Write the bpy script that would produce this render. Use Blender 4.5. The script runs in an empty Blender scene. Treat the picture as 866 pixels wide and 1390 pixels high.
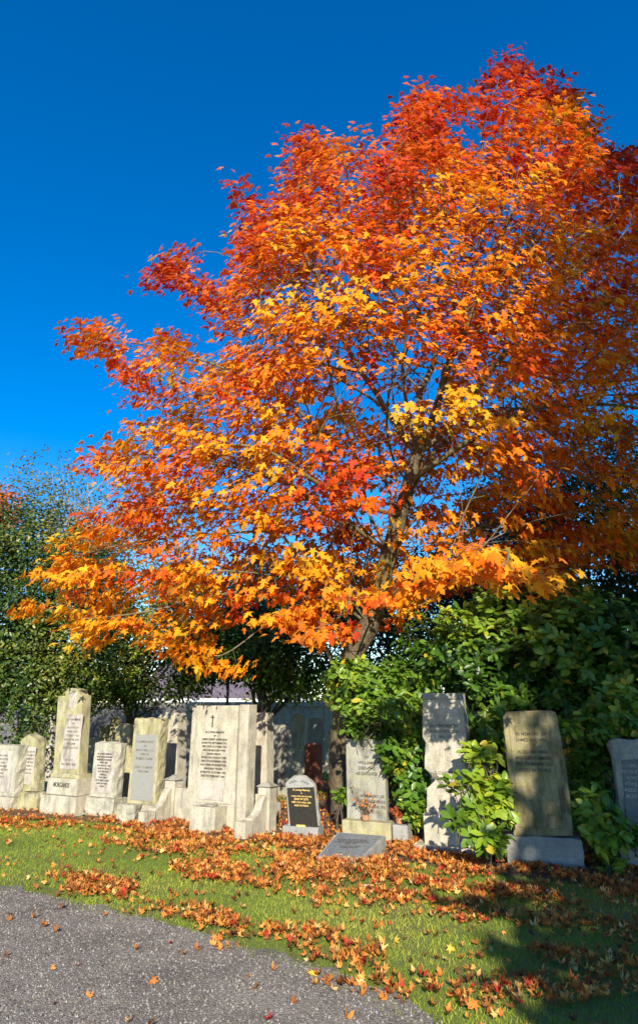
import bpy, bmesh, math, random
import numpy as np
from mathutils import Vector, noise as mnoise
R = math.radians
rng = np.random.default_rng(7)
random.seed(7)
scene = bpy.context.scene
COL = scene.collection

# ------------------------------------------------------------------ camera maths (photo pixels 866 x 1390, lens centre at 433,650)
F = 866.0
PITCH = math.atan(310 / 866)
cp, sp = math.cos(PITCH), math.sin(PITCH)
CAM = np.array([0, 0, 1.6])
RIGHT = np.array([1., 0, 0]); FWD = np.array([0, cp, sp]); UP = np.array([0, -sp, cp])

def ray(px, py):
    return RIGHT * ((px - 433) / F) + UP * ((650 - py) / F) + FWD
def P(px, py, Y):
    r = ray(px, py); return CAM + r * (Y / r[1])
def G(px, py, z=0.0):
    r = ray(px, py); return CAM + r * ((z - CAM[2]) / r[2])
def project(p):
    q = np.asarray(p) - CAM
    d = q @ FWD
    return np.stack([433 + F * (q @ RIGHT) / d, 650 - F * (q @ UP) / d], -1)

cam = bpy.data.cameras.new('camera')
co = bpy.data.objects.new('camera', cam); COL.objects.link(co)
co.location = CAM; co.rotation_euler = (math.pi / 2 + PITCH, 0, 0)
cam.sensor_fit = 'HORIZONTAL'; cam.sensor_width = 24; cam.lens = 24
cam.shift_y = -45 / 866
cam.clip_start = 0.05; cam.clip_end = 3000
scene.camera = co

# ------------------------------------------------------------------ materials
def newmat(name):
    m = bpy.data.materials.new(name); m.use_nodes = True
    nt = m.node_tree; nt.nodes.clear()
    out = nt.nodes.new('ShaderNodeOutputMaterial')
    return m, nt, out
def N(nt, typ, **kw):
    n = nt.nodes.new(typ)
    for k, v in kw.items():
        if k in n.inputs: n.inputs[k].default_value = v
        else: setattr(n, k, v)
    return n
def ramp(nt, fac, stops):
    r = nt.nodes.new('ShaderNodeValToRGB')
    els = r.color_ramp.elements
    els[0].position, els[1].position = stops[0][0], stops[-1][0]
    els[0].color = (*stops[0][1], 1); els[1].color = (*stops[-1][1], 1)
    for p, c in stops[1:-1]:
        e = els.new(p); e.color = (*c, 1)
    nt.links.new(fac, r.inputs[0]); return r.outputs[0]
def mix(nt, fac, a, b, mode='MIX'):
    m = nt.nodes.new('ShaderNodeMix'); m.data_type = 'RGBA'; m.blend_type = mode
    for sock, v in ((m.inputs[0], fac), (m.inputs[6], a), (m.inputs[7], b)):
        if isinstance(v, (int, float)): sock.default_value = v
        elif isinstance(v, tuple): sock.default_value = (*v, 1)
        else: nt.links.new(v, sock)
    return m.outputs[2]

def leaf_mat(name, transl=0.35, rough=0.5, spec=0.4):
    m, nt, out = newmat(name)
    a = N(nt, 'ShaderNodeAttribute', attribute_name='Col')
    p = N(nt, 'ShaderNodeBsdfPrincipled'); p.inputs['Roughness'].default_value = rough
    p.inputs['Specular IOR Level'].default_value = spec
    nt.links.new(a.outputs['Color'], p.inputs['Base Color'])
    t = N(nt, 'ShaderNodeBsdfTranslucent'); nt.links.new(a.outputs['Color'], t.inputs[0])
    s = N(nt, 'ShaderNodeMixShader'); s.inputs[0].default_value = transl
    nt.links.new(p.outputs[0], s.inputs[1]); nt.links.new(t.outputs[0], s.inputs[2])
    nt.links.new(s.outputs[0], out.inputs[0])
    return m

def bark_mat(name, c1, c2, c3, scale=9):
    m, nt, out = newmat(name)
    tc = N(nt, 'ShaderNodeTexCoord')
    n1 = N(nt, 'ShaderNodeTexNoise', Scale=scale, Detail=6, Roughness=0.65)
    n2 = N(nt, 'ShaderNodeTexNoise', Scale=1.6, Detail=4)
    nt.links.new(tc.outputs['Object'], n1.inputs[0]); nt.links.new(tc.outputs['Object'], n2.inputs[0])
    c = ramp(nt, n1.outputs[0], [(0.35, c1), (0.65, c2)])
    f = ramp(nt, n2.outputs[0], [(0.5, (0, 0, 0)), (0.66, (1, 1, 1))])
    c = mix(nt, f, c, c3)
    p = N(nt, 'ShaderNodeBsdfPrincipled', Roughness=0.85)
    b = N(nt, 'ShaderNodeBump', Strength=0.7, Distance=0.02)
    nt.links.new(n1.outputs[0], b.inputs['Height']); nt.links.new(b.outputs[0], p.inputs['Normal'])
    nt.links.new(c, p.inputs['Base Color']); nt.links.new(p.outputs[0], out.inputs[0])
    return m

def stone_mat(name, base, dark, lichen, lichen_amt=0.5, stain_amt=0.5, fine=60, bump=0.35):
    """weathered stone: mottled grain, vertical rain streaks, lichen blotches"""
    m, nt, out = newmat(name)
    tc = N(nt, 'ShaderNodeTexCoord'); oi = N(nt, 'ShaderNodeObjectInfo')
    add = N(nt, 'ShaderNodeVectorMath', operation='ADD')
    sc = N(nt, 'ShaderNodeVectorMath', operation='SCALE'); 
    comb = N(nt, 'ShaderNodeCombineXYZ')
    for i in range(3): nt.links.new(oi.outputs['Random'], comb.inputs[i])
    nt.links.new(comb.outputs[0], sc.inputs[0]); sc.inputs['Scale'].default_value = 37
    nt.links.new(tc.outputs['Object'], add.inputs[0]); nt.links.new(sc.outputs[0], add.inputs[1])
    V = add.outputs[0]
    mp = N(nt, 'ShaderNodeMapping'); mp.inputs['Scale'].default_value = (1, 1, 0.42); nt.links.new(V, mp.inputs[0])
    grain = N(nt, 'ShaderNodeTexNoise', Scale=fine, Detail=5, Roughness=0.7); nt.links.new(V, grain.inputs[0])
    blot = N(nt, 'ShaderNodeTexNoise', Scale=4.5, Detail=7, Roughness=0.65); nt.links.new(V, blot.inputs[0])
    stk = N(nt, 'ShaderNodeTexNoise', Scale=9, Detail=6, Roughness=0.6); nt.links.new(mp.outputs[0], stk.inputs[0])
    lic = N(nt, 'ShaderNodeTexNoise', Scale=7, Detail=8, Roughness=0.75); nt.links.new(V, lic.inputs[0])
    lic2 = N(nt, 'ShaderNodeTexVoronoi', Scale=34); nt.links.new(V, lic2.inputs['Vector'])
    lo = tuple(0.62 * x for x in base); hi = tuple(min(0.75, 1.15 * x) for x in base)
    c = ramp(nt, grain.outputs[0], [(0.3, lo), (0.62, hi)])
    f = ramp(nt, blot.outputs[0], [(0.42, (0, 0, 0)), (0.68, (1, 1, 1))])
    c = mix(nt, 0.75, c, mix(nt, f, c, tuple(0.72 * x for x in base)))
    fs = ramp(nt, stk.outputs[0], [(0.44, (0, 0, 0)), (0.68, (stain_amt,) * 3)])
    c = mix(nt, fs, c, dark)
    fl = ramp(nt, lic.outputs[0], [(0.66 - 0.22 * lichen_amt, (0, 0, 0)), (0.74, (0.85, 0.85, 0.85))])
    c = mix(nt, fl, c, lichen)
    fd = ramp(nt, lic2.outputs[0], [(0.08, (0.55, 0.55, 0.55)), (0.2, (0, 0, 0))])
    c = mix(nt, fd, c, dark)
    p = N(nt, 'ShaderNodeBsdfPrincipled', Roughness=0.9); p.inputs['Specular IOR Level'].default_value = 0.2
    b = N(nt, 'ShaderNodeBump', Strength=bump, Distance=0.006)
    b2 = N(nt, 'ShaderNodeBump', Strength=0.5, Distance=0.02)
    nt.links.new(lic.outputs[0], b2.inputs['Height'])
    nt.links.new(grain.outputs[0], b.inputs['Height']); nt.links.new(b2.outputs[0], b.inputs['Normal'])
    nt.links.new(b.outputs[0], p.inputs['Normal'])
    nt.links.new(c, p.inputs['Base Color']); nt.links.new(p.outputs[0], out.inputs[0])
    return m

def plain(name, col, rough=0.7, metallic=0.0, nz=0.25, scale=25):
    m, nt, out = newmat(name)
    tc = N(nt, 'ShaderNodeTexCoord')
    n = N(nt, 'ShaderNodeTexNoise', Scale=scale, Detail=5); nt.links.new(tc.outputs['Object'], n.inputs[0])
    c = ramp(nt, n.outputs[0], [(0.3, tuple(x * (1 - nz) for x in col)), (0.7, tuple(min(1, x * (1 + nz)) for x in col))])
    p = N(nt, 'ShaderNodeBsdfPrincipled', Roughness=rough, Metallic=metallic)
    b = N(nt, 'ShaderNodeBump', Strength=0.15, Distance=0.004)
    nt.links.new(n.outputs[0], b.inputs['Height']); nt.links.new(b.outputs[0], p.inputs['Normal'])
    nt.links.new(c, p.inputs['Base Color']); nt.links.new(p.outputs[0], out.inputs[0])
    return m

LICH = (0.38, 0.36, 0.13)
M = {
 'cream': stone_mat('cream_sandstone', (0.54, 0.49, 0.385), (0.17, 0.15, 0.12), (0.40, 0.38, 0.25), 0.7, 0.65, bump=.6),
 'mossy': stone_mat('mossy_stone', (0.47, 0.42, 0.27), (0.12, 0.11, 0.07), LICH, 1.0, 0.85, bump=.6),
 'greystone': stone_mat('grey_stone', (0.37, 0.355, 0.30), (0.11, 0.105, 0.09), (0.38, 0.37, 0.20), 0.7, 0.8, bump=.6),
 'pale': stone_mat('pale_panel', (0.53, 0.48, 0.42), (0.20, 0.165, 0.15), (0.44, 0.40, 0.26), 0.5, 0.9),
 'rough': stone_mat('rock_faced_stone', (0.48, 0.45, 0.36), (0.12, 0.12, 0.10), (0.42, 0.40, 0.20), 0.6, 0.6, fine=40, bump=0.6),
 'granite': stone_mat('grey_granite', (0.36, 0.355, 0.33), (0.13, 0.14, 0.13), (0.36, 0.36, 0.22), 0.3, 0.3, fine=120),
 'greenslab': stone_mat('algae_stone', (0.33, 0.28, 0.16), (0.07, 0.055, 0.03), (0.20, 0.19, 0.05), 0.9, 0.95),
 'redstone': stone_mat('red_granite', (0.30, 0.11, 0.06), (0.09, 0.04, 0.03), (0.33, 0.16, 0.09), 0.4, 0.4),
 'slategrey': plain('slate_panel', (0.115, 0.125, 0.125), 0.55),
 'graypanel': plain('grey_panel', (0.27, 0.27, 0.245), 0.65, nz=0.12, scale=60),
 'darkpanel': plain('brown_panel', (0.075, 0.06, 0.045), 0.6),
 'black': plain('black_granite', (0.028, 0.026, 0.022), 0.3),
 'gold': plain('gold_letters', (0.75, 0.50, 0.14), 0.45),
 'worn': plain('worn_letters', (0.17, 0.15, 0.125), 0.9, nz=.5, scale=12),
 'letter': plain('dark_letters', (0.055, 0.045, 0.04), 0.8),
 'white': plain('white_paint', (0.78, 0.77, 0.75), 0.6, nz=0.06),
 'slate': plain('roof_slate', (0.13, 0.10, 0.12), 0.7, scale=6),
 'glass': plain('window_glass', (0.05, 0.06, 0.08), 0.1),
 'drygrey': plain('dry_stalk', (0.10, 0.07, 0.045), 0.9),
 'terracotta': plain('orange_brick', (0.45, 0.22, 0.12), 0.8),
}
M['maple'] = leaf_mat('maple_leaves', 0.40, 0.6, 0.18)
M['laurel'] = leaf_mat('laurel_leaves', 0.25, 0.36, 0.4)
M['holly'] = leaf_mat('holly_leaves', 0.15, 0.38, 0.4)
M['foliage'] = leaf_mat('green_leaves', 0.35, 0.5, 0.35)
M['litter'] = leaf_mat('fallen_leaf', 0.15, 0.65, 0.25)
M['grassb'] = leaf_mat('grass_blade', 0.3, 0.6, 0.25)
M['bark'] = bark_mat('maple_bark', (0.06, 0.045, 0.03), (0.23, 0.19, 0.12), (0.15, 0.14, 0.045))
M['trunkbark'] = bark_mat('mossy_trunk_bark', (0.045, 0.033, 0.02), (0.16, 0.12, 0.065), (0.14, 0.125, 0.03), 14)
M['darkbark'] = bark_mat('dark_bark', (0.05, 0.04, 0.03), (0.14, 0.11, 0.08), (0.09, 0.09, 0.04))
M['twig'] = bark_mat('pale_twig', (0.22, 0.18, 0.12), (0.38, 0.33, 0.24), (0.30, 0.28, 0.15), 20)

def shaded_brick_mat():  # brick colours darkened to carry the shade lying on the left wall
    m, nt, out = newmat('shaded_brick_wall')
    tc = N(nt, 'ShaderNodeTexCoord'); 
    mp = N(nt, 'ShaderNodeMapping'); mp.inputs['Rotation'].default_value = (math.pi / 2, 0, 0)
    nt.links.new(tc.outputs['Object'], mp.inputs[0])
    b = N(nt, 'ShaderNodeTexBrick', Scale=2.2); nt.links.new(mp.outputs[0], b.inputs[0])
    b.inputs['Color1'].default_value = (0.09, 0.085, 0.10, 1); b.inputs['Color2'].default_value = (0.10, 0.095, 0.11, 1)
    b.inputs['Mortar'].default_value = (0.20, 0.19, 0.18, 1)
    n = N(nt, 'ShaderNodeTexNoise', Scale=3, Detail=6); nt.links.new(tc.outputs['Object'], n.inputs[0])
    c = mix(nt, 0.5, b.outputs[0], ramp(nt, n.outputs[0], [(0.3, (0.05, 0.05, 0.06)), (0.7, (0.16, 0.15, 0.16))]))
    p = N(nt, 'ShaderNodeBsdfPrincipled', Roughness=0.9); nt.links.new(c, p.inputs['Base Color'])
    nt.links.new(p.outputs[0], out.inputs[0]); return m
M['brick'] = shaded_brick_mat()

def ground_mat():
    m, nt, out = newmat('lawn')
    tc = N(nt, 'ShaderNodeTexCoord')
    a = N(nt, 'ShaderNodeTexNoise', Scale=0.9, Detail=6, Roughness=0.6); nt.links.new(tc.outputs['Object'], a.inputs[0])
    b = N(nt, 'ShaderNodeTexNoise', Scale=45, Detail=6, Roughness=0.75); nt.links.new(tc.outputs['Object'], b.inputs[0])
    c1 = ramp(nt, b.outputs[0], [(0.3, (0.09, 0.13, 0.014)), (0.7, (0.28, 0.36, 0.04))])
    c2 = ramp(nt, b.outputs[0], [(0.3, (0.07, 0.07, 0.02)), (0.7, (0.24, 0.24, 0.06))])
    f = ramp(nt, a.outputs[0], [(0.42, (0, 0, 0)), (0.62, (1, 1, 1))])
    c = mix(nt, f, c1, c2)
    p = N(nt, 'ShaderNodeBsdfPrincipled', Roughness=0.95)
    bp = N(nt, 'ShaderNodeBump', Strength=0.8, Distance=0.03); nt.links.new(b.outputs[0], bp.inputs['Height'])
    nt.links.new(bp.outputs[0], p.inputs['Normal'])
    nt.links.new(c, p.inputs['Base Color']); nt.links.new(p.outputs[0], out.inputs[0]); return m
M['lawn'] = ground_mat()
def soil_mat(name, c1, c2, scale=30):
    m, nt, out = newmat(name)
    tc = N(nt, 'ShaderNodeTexCoord')
    b = N(nt, 'ShaderNodeTexNoise', Scale=scale, Detail=8, Roughness=0.75); nt.links.new(tc.outputs['Object'], b.inputs[0])
    c = ramp(nt, b.outputs[0], [(0.3, c1), (0.7, c2)])
    p = N(nt, 'ShaderNodeBsdfPrincipled', Roughness=0.95)
    bp = N(nt, 'ShaderNodeBump', Strength=0.8, Distance=0.03); nt.links.new(b.outputs[0], bp.inputs['Height'])
    nt.links.new(bp.outputs[0], p.inputs['Normal'])
    nt.links.new(c, p.inputs['Base Color']); nt.links.new(p.outputs[0], out.inputs[0]); return m
M['soil'] = soil_mat('soil', (0.045, 0.028, 0.015), (0.22, 0.14, 0.07))
def gravel_mat():
    m, nt, out = newmat('gravel')
    tc = N(nt, 'ShaderNodeTexCoord')
    v = N(nt, 'ShaderNodeTexVoronoi', Scale=120); nt.links.new(tc.outputs['Object'], v.inputs['Vector'])
    n = N(nt, 'ShaderNodeTexNoise', Scale=1.5, Detail=8, Roughness=0.7); nt.links.new(tc.outputs['Object'], n.inputs[0])
    c = ramp(nt, v.outputs['Color'], [(0.1, (0.08, 0.068, 0.055)), (0.5, (0.24, 0.212, 0.18)), (0.95, (0.44, 0.40, 0.35))])
    c = mix(nt, 0.5, c, ramp(nt, n.outputs[0], [(0.35, (0.07, 0.058, 0.045)), (0.62, (0.34, 0.30, 0.25))]))
    p = N(nt, 'ShaderNodeBsdfPrincipled', Roughness=0.85)
    bp = N(nt, 'ShaderNodeBump', Strength=1.0, Distance=0.012, invert=True); nt.links.new(v.outputs['Distance'], bp.inputs['Height'])
    nt.links.new(bp.outputs[0], p.inputs['Normal'])
    nt.links.new(c, p.inputs['Base Color']); nt.links.new(p.outputs[0], out.inputs[0]); return m
M['gravel'] = gravel_mat()

# ------------------------------------------------------------------ object helpers
def link(name, me, mat=None, parent=None, loc=None):
    o = bpy.data.objects.new(name, me); COL.objects.link(o)
    if mat and me: me.materials.append(mat)
    if parent: o.parent = parent
    if loc is not None: o.location = loc
    return o
def tag(o, label=None, cat=None, group=None, kind=None):
    if label: o['label'] = label
    if cat: o['category'] = cat
    if group: o['group'] = group
    if kind: o['kind'] = kind
    return o
def thing(name, label, cat, loc=(0, 0, 0), rotz=0, group=None):
    o = bpy.data.objects.new(name, None); COL.objects.link(o)
    o.empty_display_size = 0.2
    o.location = loc; o.rotation_euler = (0, 0, rotz)
    return tag(o, label, cat, group)
def bm_obj(name, bm, mat, parent=None, smooth=False):
    bmesh.ops.recalc_face_normals(bm, faces=bm.faces)
    me = bpy.data.meshes.new(name); bm.to_mesh(me); bm.free()
    if smooth:
        for p in me.polygons: p.use_smooth = True
    return link(name, me, mat, parent)

def resample(pts, step):
    out = []
    n = len(pts)
    for i in range(n):
        a, b = np.array(pts[i], float), np.array(pts[(i + 1) % n], float)
        k = max(1, int(round(np.linalg.norm(b - a) / step)))
        for j in range(k): out.append(a + (b - a) * j / k)
    return np.array(out)

def slab_bm(outline, y0, y1, rough=0.0, bev=0.008, step=0.05, chip=0.004):
    """outline (x,z) pushed from y0 (front) to y1 (back); sides optionally rock-faced"""
    bm = bmesh.new()
    o = resample(outline, step)
    c = o.mean(0)
    t = np.roll(o, -1, 0) - np.roll(o, 1, 0)
    nrm = np.stack([t[:, 1], -t[:, 0]], -1); nrm /= np.linalg.norm(nrm, axis=1, keepdims=True) + 1e-9
    area = 0.5 * np.sum(o[:, 0] * np.roll(o[:, 1], -1) - np.roll(o[:, 0], -1) * o[:, 1])
    if area < 0: nrm = -nrm
    D = y1 - y0
    k = max(1, int(D / 0.05)) if rough > 0 else 1
    ys = [(y0, -bev)] + [(y0 + bev + (D - 2 * bev) * j / k, 0.0) for j in range(k + 1)] + [(y1, -bev)]
    sd = random.random() * 50
    rings = []
    for q, (y, ins) in enumerate(ys):
        ring = []
        for i, p in enumerate(o):
            off = ins + chip * (mnoise.noise(Vector((p[0] * 9 + sd, y * 9, p[1] * 9))) - 0.3)
            if rough and 1 < q < len(ys) - 2 and p[1] > o[:, 1].min() + 0.01:
                off += rough * (0.5 + 1.3 * mnoise.noise(Vector((p[0] * 11 + sd, y * 11, p[1] * 11))))
            pp = p + nrm[i] * off
            ring.append(bm.verts.new((pp[0], y, pp[1])))
        rings.append(ring)
    n = len(o)
    for a, b in zip(rings[:-1], rings[1:]):
        for i in range(n):
            bm.faces.new((a[i], a[(i + 1) % n], b[(i + 1) % n], b[i]))
    f1 = bm.faces.new(rings[0]); f2 = bm.faces.new(list(reversed(rings[-1])))
    bmesh.ops.triangulate(bm, faces=[f1, f2])
    return bm

def box_bm(x0, x1, y0, y1, z0, z1, rough=0.0, bev=0.008, chip=0.004):
    return slab_bm([(x0, z0), (x1, z0), (x1, z1), (x0, z1)], y0, y1, rough, bev, 0.06, chip)

def rock_box_bm(x0, x1, y0, y1, z0, z1, amp=0.02):
    bm = bmesh.new(); bmesh.ops.create_cube(bm, size=1)
    for v in bm.verts:
        v.co = Vector(((x0 + x1) / 2 + v.co.x * (x1 - x0), (y0 + y1) / 2 + v.co.y * (y1 - y0), (z0 + z1) / 2 + v.co.z * (z1 - z0)))
    bmesh.ops.subdivide_edges(bm, edges=bm.edges, cuts=7, use_grid_fill=True)
    sd = random.random() * 50
    for v in bm.verts:
        n = mnoise.noise_vector(v.co * 7 + Vector((sd, 0, 0))) * amp
        n += mnoise.noise_vector(v.co * 22 + Vector((sd, 0, 0))) * amp * 0.4
        if v.co.z < z0 + 0.02: n.z = 0
        v.co += n
    return bm

FONT_CACHE = {}
def inscription(parent, lines, x, ztop, y, width, leading, mat, name='inscription', sizes=None, maxw=None):
    """raised lettering on one face, all lines in one mesh"""
    verts, faces = [], []
    z = ztop
    for i, s in enumerate(lines):
        h = leading * 0.78 * (sizes[i] if sizes else 1)
        if s:
            cu = bpy.data.curves.new('t', 'FONT'); cu.body = s; cu.align_x = 'CENTER'; cu.size = h; cu.extrude = 0.0025
            cu.resolution_u = 2; cu.offset = h * 0.012
            ob = bpy.data.objects.new('t', cu); COL.objects.link(ob)
            dg = bpy.context.evaluated_depsgraph_get(); dg.update()
            me = bpy.data.meshes.new_from_object(ob.evaluated_get(dg))
            xs = [v.co.x for v in me.vertices]
            w = max(xs) - min(xs); k = min(1, width / w)
            b = len(verts)
            for v in me.vertices: verts.append((x + v.co.x * k, y - v.co.z, z - leading * 0.75 + v.co.y))
            for p in me.polygons: faces.append([b + q for q in p.vertices])
            bpy.data.objects.remove(ob); bpy.data.curves.remove(cu); bpy.data.meshes.remove(me)
        z -= leading
    me = bpy.data.meshes.new(name); me.from_pydata(verts, [], faces); me.update()
    return link(name, me, mat, parent)

class Grave:
    def __init__(s, name, label, cat, px, py=None, Y=None, yaw=-28, group=None):
        o = G(px, py) if py is not None else P(px, 960, Y)
        s.O = np.array([o[0], o[1], 0.0]); s.th = R(yaw)
        s.dx = np.array([math.cos(s.th), math.sin(s.th), 0]); s.dy = np.array([-math.sin(s.th), math.cos(s.th), 0])
        s.root = thing(name, label, cat, s.O, s.th, group or ({'headstone': 'headstones of the front row'}.get(cat)))
    def loc(s, px, py, sb=0.0):
        r = ray(px, py)
        t = (sb - (CAM - s.O) @ s.dy) / (r @ s.dy)
        p = CAM + r * t - s.O
        return (p @ s.dx, p[2])
    def rect(s, xl, xr, yb, yt, sb):
        x0 = s.loc(xl, yb, sb)[0]; x1 = s.loc(xr, yb, sb)[0]
        z0 = s.loc((xl + xr) / 2, yb, sb)[1]; z1 = s.loc((xl + xr) / 2, yt, sb)[1]
        return x0, x1, z0, z1
    def box(s, name, mat, xl, xr, yb, yt, sb, depth, rough=0.0, z0=None, rock=0, **kw):
        x0, x1, a, b = s.rect(xl, xr, yb, yt, sb)
        if z0 is not None: a = z0
        if rock: bm = rock_box_bm(x0, x1, sb, sb + depth, a, b, rock)
        else: bm = box_bm(x0, x1, sb, sb + depth, a, b, rough, **kw)
        return bm_obj(name, bm, M[mat], s.root), (x0, x1, a, b)
    def shape(s, name, mat, pts, sb, depth, rough=0.0, z0=None, **kw):
        o = [s.loc(x, y, sb) for x, y in pts]
        if z0 is not None:
            zm = min(p[1] for p in o); o = [(p[0], z0 if p[1] < zm + 0.03 else p[1]) for p in o]
        return bm_obj(name, slab_bm(o, sb, sb + depth, rough, **kw), M[mat], s.root), o

# ------------------------------------------------------------------ leaf and branch helpers
def leaves_mesh(name, tv, tf, pos, X, Yv, Z, size, col, mat, parent=None):
    tv = np.array(tv, float); tf = np.array(tf, int)
    n, k = len(pos), len(tv)
    # each leaf bends a little differently
    fold = rng.uniform(0.3, 1.8, n)[:, None]
    V = pos[:, None, :] + size[:, None, None] * (tv[None, :, 0, None] * X[:, None, :] + tv[None, :, 1, None] * Yv[:, None, :]
        + (tv[None, :, 2] * fold)[:, :, None] * Z[:, None, :])
    V = V.reshape(-1, 3).astype(np.float32)
    Fc = (tf[None] + (np.arange(n) * k)[:, None, None]).reshape(-1)
    m = len(tf) * n; fs = tf.shape[1]
    me = bpy.data.meshes.new(name)
    me.vertices.add(len(V)); me.vertices.foreach_set('co', V.ravel())
    me.loops.add(m * fs); me.loops.foreach_set('vertex_index', Fc.astype(np.int32))
    me.polygons.add(m); me.polygons.foreach_set('loop_start', (np.arange(m) * fs).astype(np.int32))
    me.update(calc_edges=True)
    a = me.attributes.new('Col', 'FLOAT_COLOR', 'POINT')
    c = np.ones((n, k, 4), np.float32); c[:, :, :3] = col[:, None, :]
    a.data.foreach_set('color', c.ravel())
    return link(name, me, mat, parent)

def fan(rim, centre):
    v = [centre] + rim; n = len(rim)
    return v, [(0, 1 + i, 1 + (i + 1) % n) for i in range(n)]
_h = [(.30, -.16), (.22, .10), (.62, .34), (.17, .37), (.23, .66)]
rim = [(0, 0.0)] + _h + [(0, 1.0)] + [(-x, y) for x, y in reversed(_h)]
MAPLE = fan([(x, y, -0.22 * abs(x) - 0.22 * (y - .3) ** 2 * (1 if y > .3 else 0)) for x, y in rim], (0, .32, 0.05))
LAUREL = ([(0, 0, 0), (.15, .25, .05), (.24, .6, .07), (.15, .86, .03), (0, 1, -.06), (-.15, .86, .03), (-.24, .6, .07), (-.15, .25, .05), (0, .3, 0), (0, .65, .0)],
          [(0, 1, 8, 8), (1, 2, 9, 8), (2, 3, 4, 9), (0, 8, 7, 7), (8, 9, 6, 7), (9, 4, 5, 6)])
def to_tris(vf):
    v, f = vf; o = []
    for q in f:
        o.append((q[0], q[1], q[2]))
        if q[3] != q[2] and q[3] != q[0]: o.append((q[0], q[2], q[3]))
    return v, o
LAUREL = to_tris(LAUREL)
OVAL = ([(0, 0, 0), (.26, .35, .06), (.2, .75, .02), (0, 1, -.05), (-.2, .75, .02), (-.26, .35, .06)], [(0, 1, 2), (0, 2, 3), (0, 3, 4), (0, 4, 5)])

def unit(v): return v / (np.linalg.norm(v, axis=-1, keepdims=True) + 1e-9)
def frames(normal, tip):
    Z = unit(normal); Yv = tip - (tip * Z).sum(-1, keepdims=True) * Z
    Yv = unit(Yv); X = np.cross(Yv, Z); return X, Yv, Z
def nz(p, s, off=0.0):
    return np.array([mnoise.noise(Vector((float(q[0]) * s + off, float(q[1]) * s - off, float(q[2]) * s + 2 * off))) for q in p])
def palette(t, stops):
    ks = np.array([s[0] for s in stops]); cs = np.array([s[1] for s in stops])
    return np.stack([np.interp(t, ks, cs[:, i]) for i in range(3)], -1)

def tubes_mesh(name, chains, mat, parent=None):
    """chains: list of (points Nx3, radii N)"""
    VV, FF, base = [], [], 0
    for pts, rad in chains:
        pts = np.asarray(pts, float); rad = np.asarray(rad, float)
        k = 10 if rad[0] > 0.08 else (6 if rad[0] > 0.02 else (4 if rad[0] > 0.007 else 3))
        t = np.gradient(pts, axis=0); t = unit(t)
        ref = np.array([0.31, 0.87, 0.38]) if abs(t[0] @ np.array([0.31, 0.87, 0.38])) < .93 else np.array([1., 0, 0])
        a = unit(np.cross(t, ref)); b = np.cross(t, a)
        an = np.arange(k) / k * 2 * math.pi
        ring = pts[:, None] + rad[:, None, None] * (np.cos(an)[None, :, None] * a[:, None] + np.sin(an)[None, :, None] * b[:, None])
        n = len(pts)
        VV.append(ring.reshape(-1, 3))
        i = np.arange(n - 1)[:, None] * k; j = np.arange(k)[None]
        q = np.stack([i + j, i + (j + 1) % k, i + k + (j + 1) % k, i + k + j], -1).reshape(-1, 4) + base
        FF.append(q); base += n * k
    V = np.concatenate(VV).astype(np.float32); Q = np.concatenate(FF).astype(np.int32)
    me = bpy.data.meshes.new(name)
    me.vertices.add(len(V)); me.vertices.foreach_set('co', V.ravel())
    me.loops.add(Q.size); me.loops.foreach_set('vertex_index', Q.ravel())
    me.polygons.add(len(Q)); me.polygons.foreach_set('loop_start', (np.arange(len(Q)) * 4).astype(np.int32))
    me.polygons.foreach_set('use_smooth', np.ones(len(Q), bool))
    me.update(calc_edges=True)
    return link(name, me, mat, parent)

def curve_chain(a, b, r0, r1, sag=0.0, n=7, wob=0.05):
    a, b = np.array(a, float), np.array(b, float)
    t = np.linspace(0, 1, n)[:, None]
    L = np.linalg.norm(b - a)
    p = a + (b - a) * t + np.array([0, 0, 1.]) * sag * L * np.sin(t * math.pi)
    w = rng.normal(0, wob * L / 3, (n, 3)); w[0] = 0; w[-1] = 0
    return p + w, r0 + (r1 - r0) * t[:, 0]

# ------------------------------------------------------------------ THE MAPLE
SIL = np.array([(32,830),(55,800),(62,770),(88,738),(100,705),(150,680),(165,668),(128,640),(110,612),(112,572),(150,545),(182,522),(150,500),(100,490),
 (112,430),(145,405),(172,428),(215,440),(262,445),(262,420),(235,405),(205,385),(222,360),(250,320),(275,328),(318,300),(312,242),(350,258),(372,215),(392,185),(440,168),(465,145),
 (520,132),(558,125),(590,85),(608,130),(622,150),(645,105),(672,92),(704,58),(738,95),(790,108),(835,130),(842,180),(880,235),(960,310),(1030,420),(1070,560),
 (1040,690),(960,760),(880,765),(800,800),(745,826),(700,792),(650,806),(600,780),(566,815),(530,850),(480,862),(440,870),(400,878),(350,850),(310,872),(275,915),(245,905),(205,895),
 (185,878),(130,885),(60,868),(85,845)], float)
SIL = (SIL - [560, 560]) * [1.025, 1.012] + [560, 560]
def inside(px, py, poly=SIL):
    c = np.zeros(len(px), bool); n = len(poly)
    for i in range(n):
        x0, y0 = poly[i]; x1, y1 = poly[i - 1]
        if y0 == y1: continue
        k = ((y0 > py) != (y1 > py)) & (px < (x1 - x0) * (py - y0) / (y1 - y0) + x0)
        c ^= k
    return c
def sdist(px, py, poly=SIL):
    d = np.full(len(px), 1e9); q = np.stack([px, py], -1); n = len(poly)
    for i in range(n):
        a, b = poly[i - 1], poly[i]; ab = b - a
        t = np.clip(((q - a) @ ab) / (ab @ ab), 0, 1)
        d = np.minimum(d, np.linalg.norm(q - a - t[:, None] * ab, axis=1))
    return d
def crown_axis_Y(py):      # the crown leans a little towards the path as it rises
    return np.interp(py, [60, 400, 700, 900], [8.7, 9.4, 9.8, 9.8])
def rays(px, py):
    return ((px - 433) / F)[:, None] * RIGHT + ((650 - py) / F)[:, None] * UP + FWD
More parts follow.
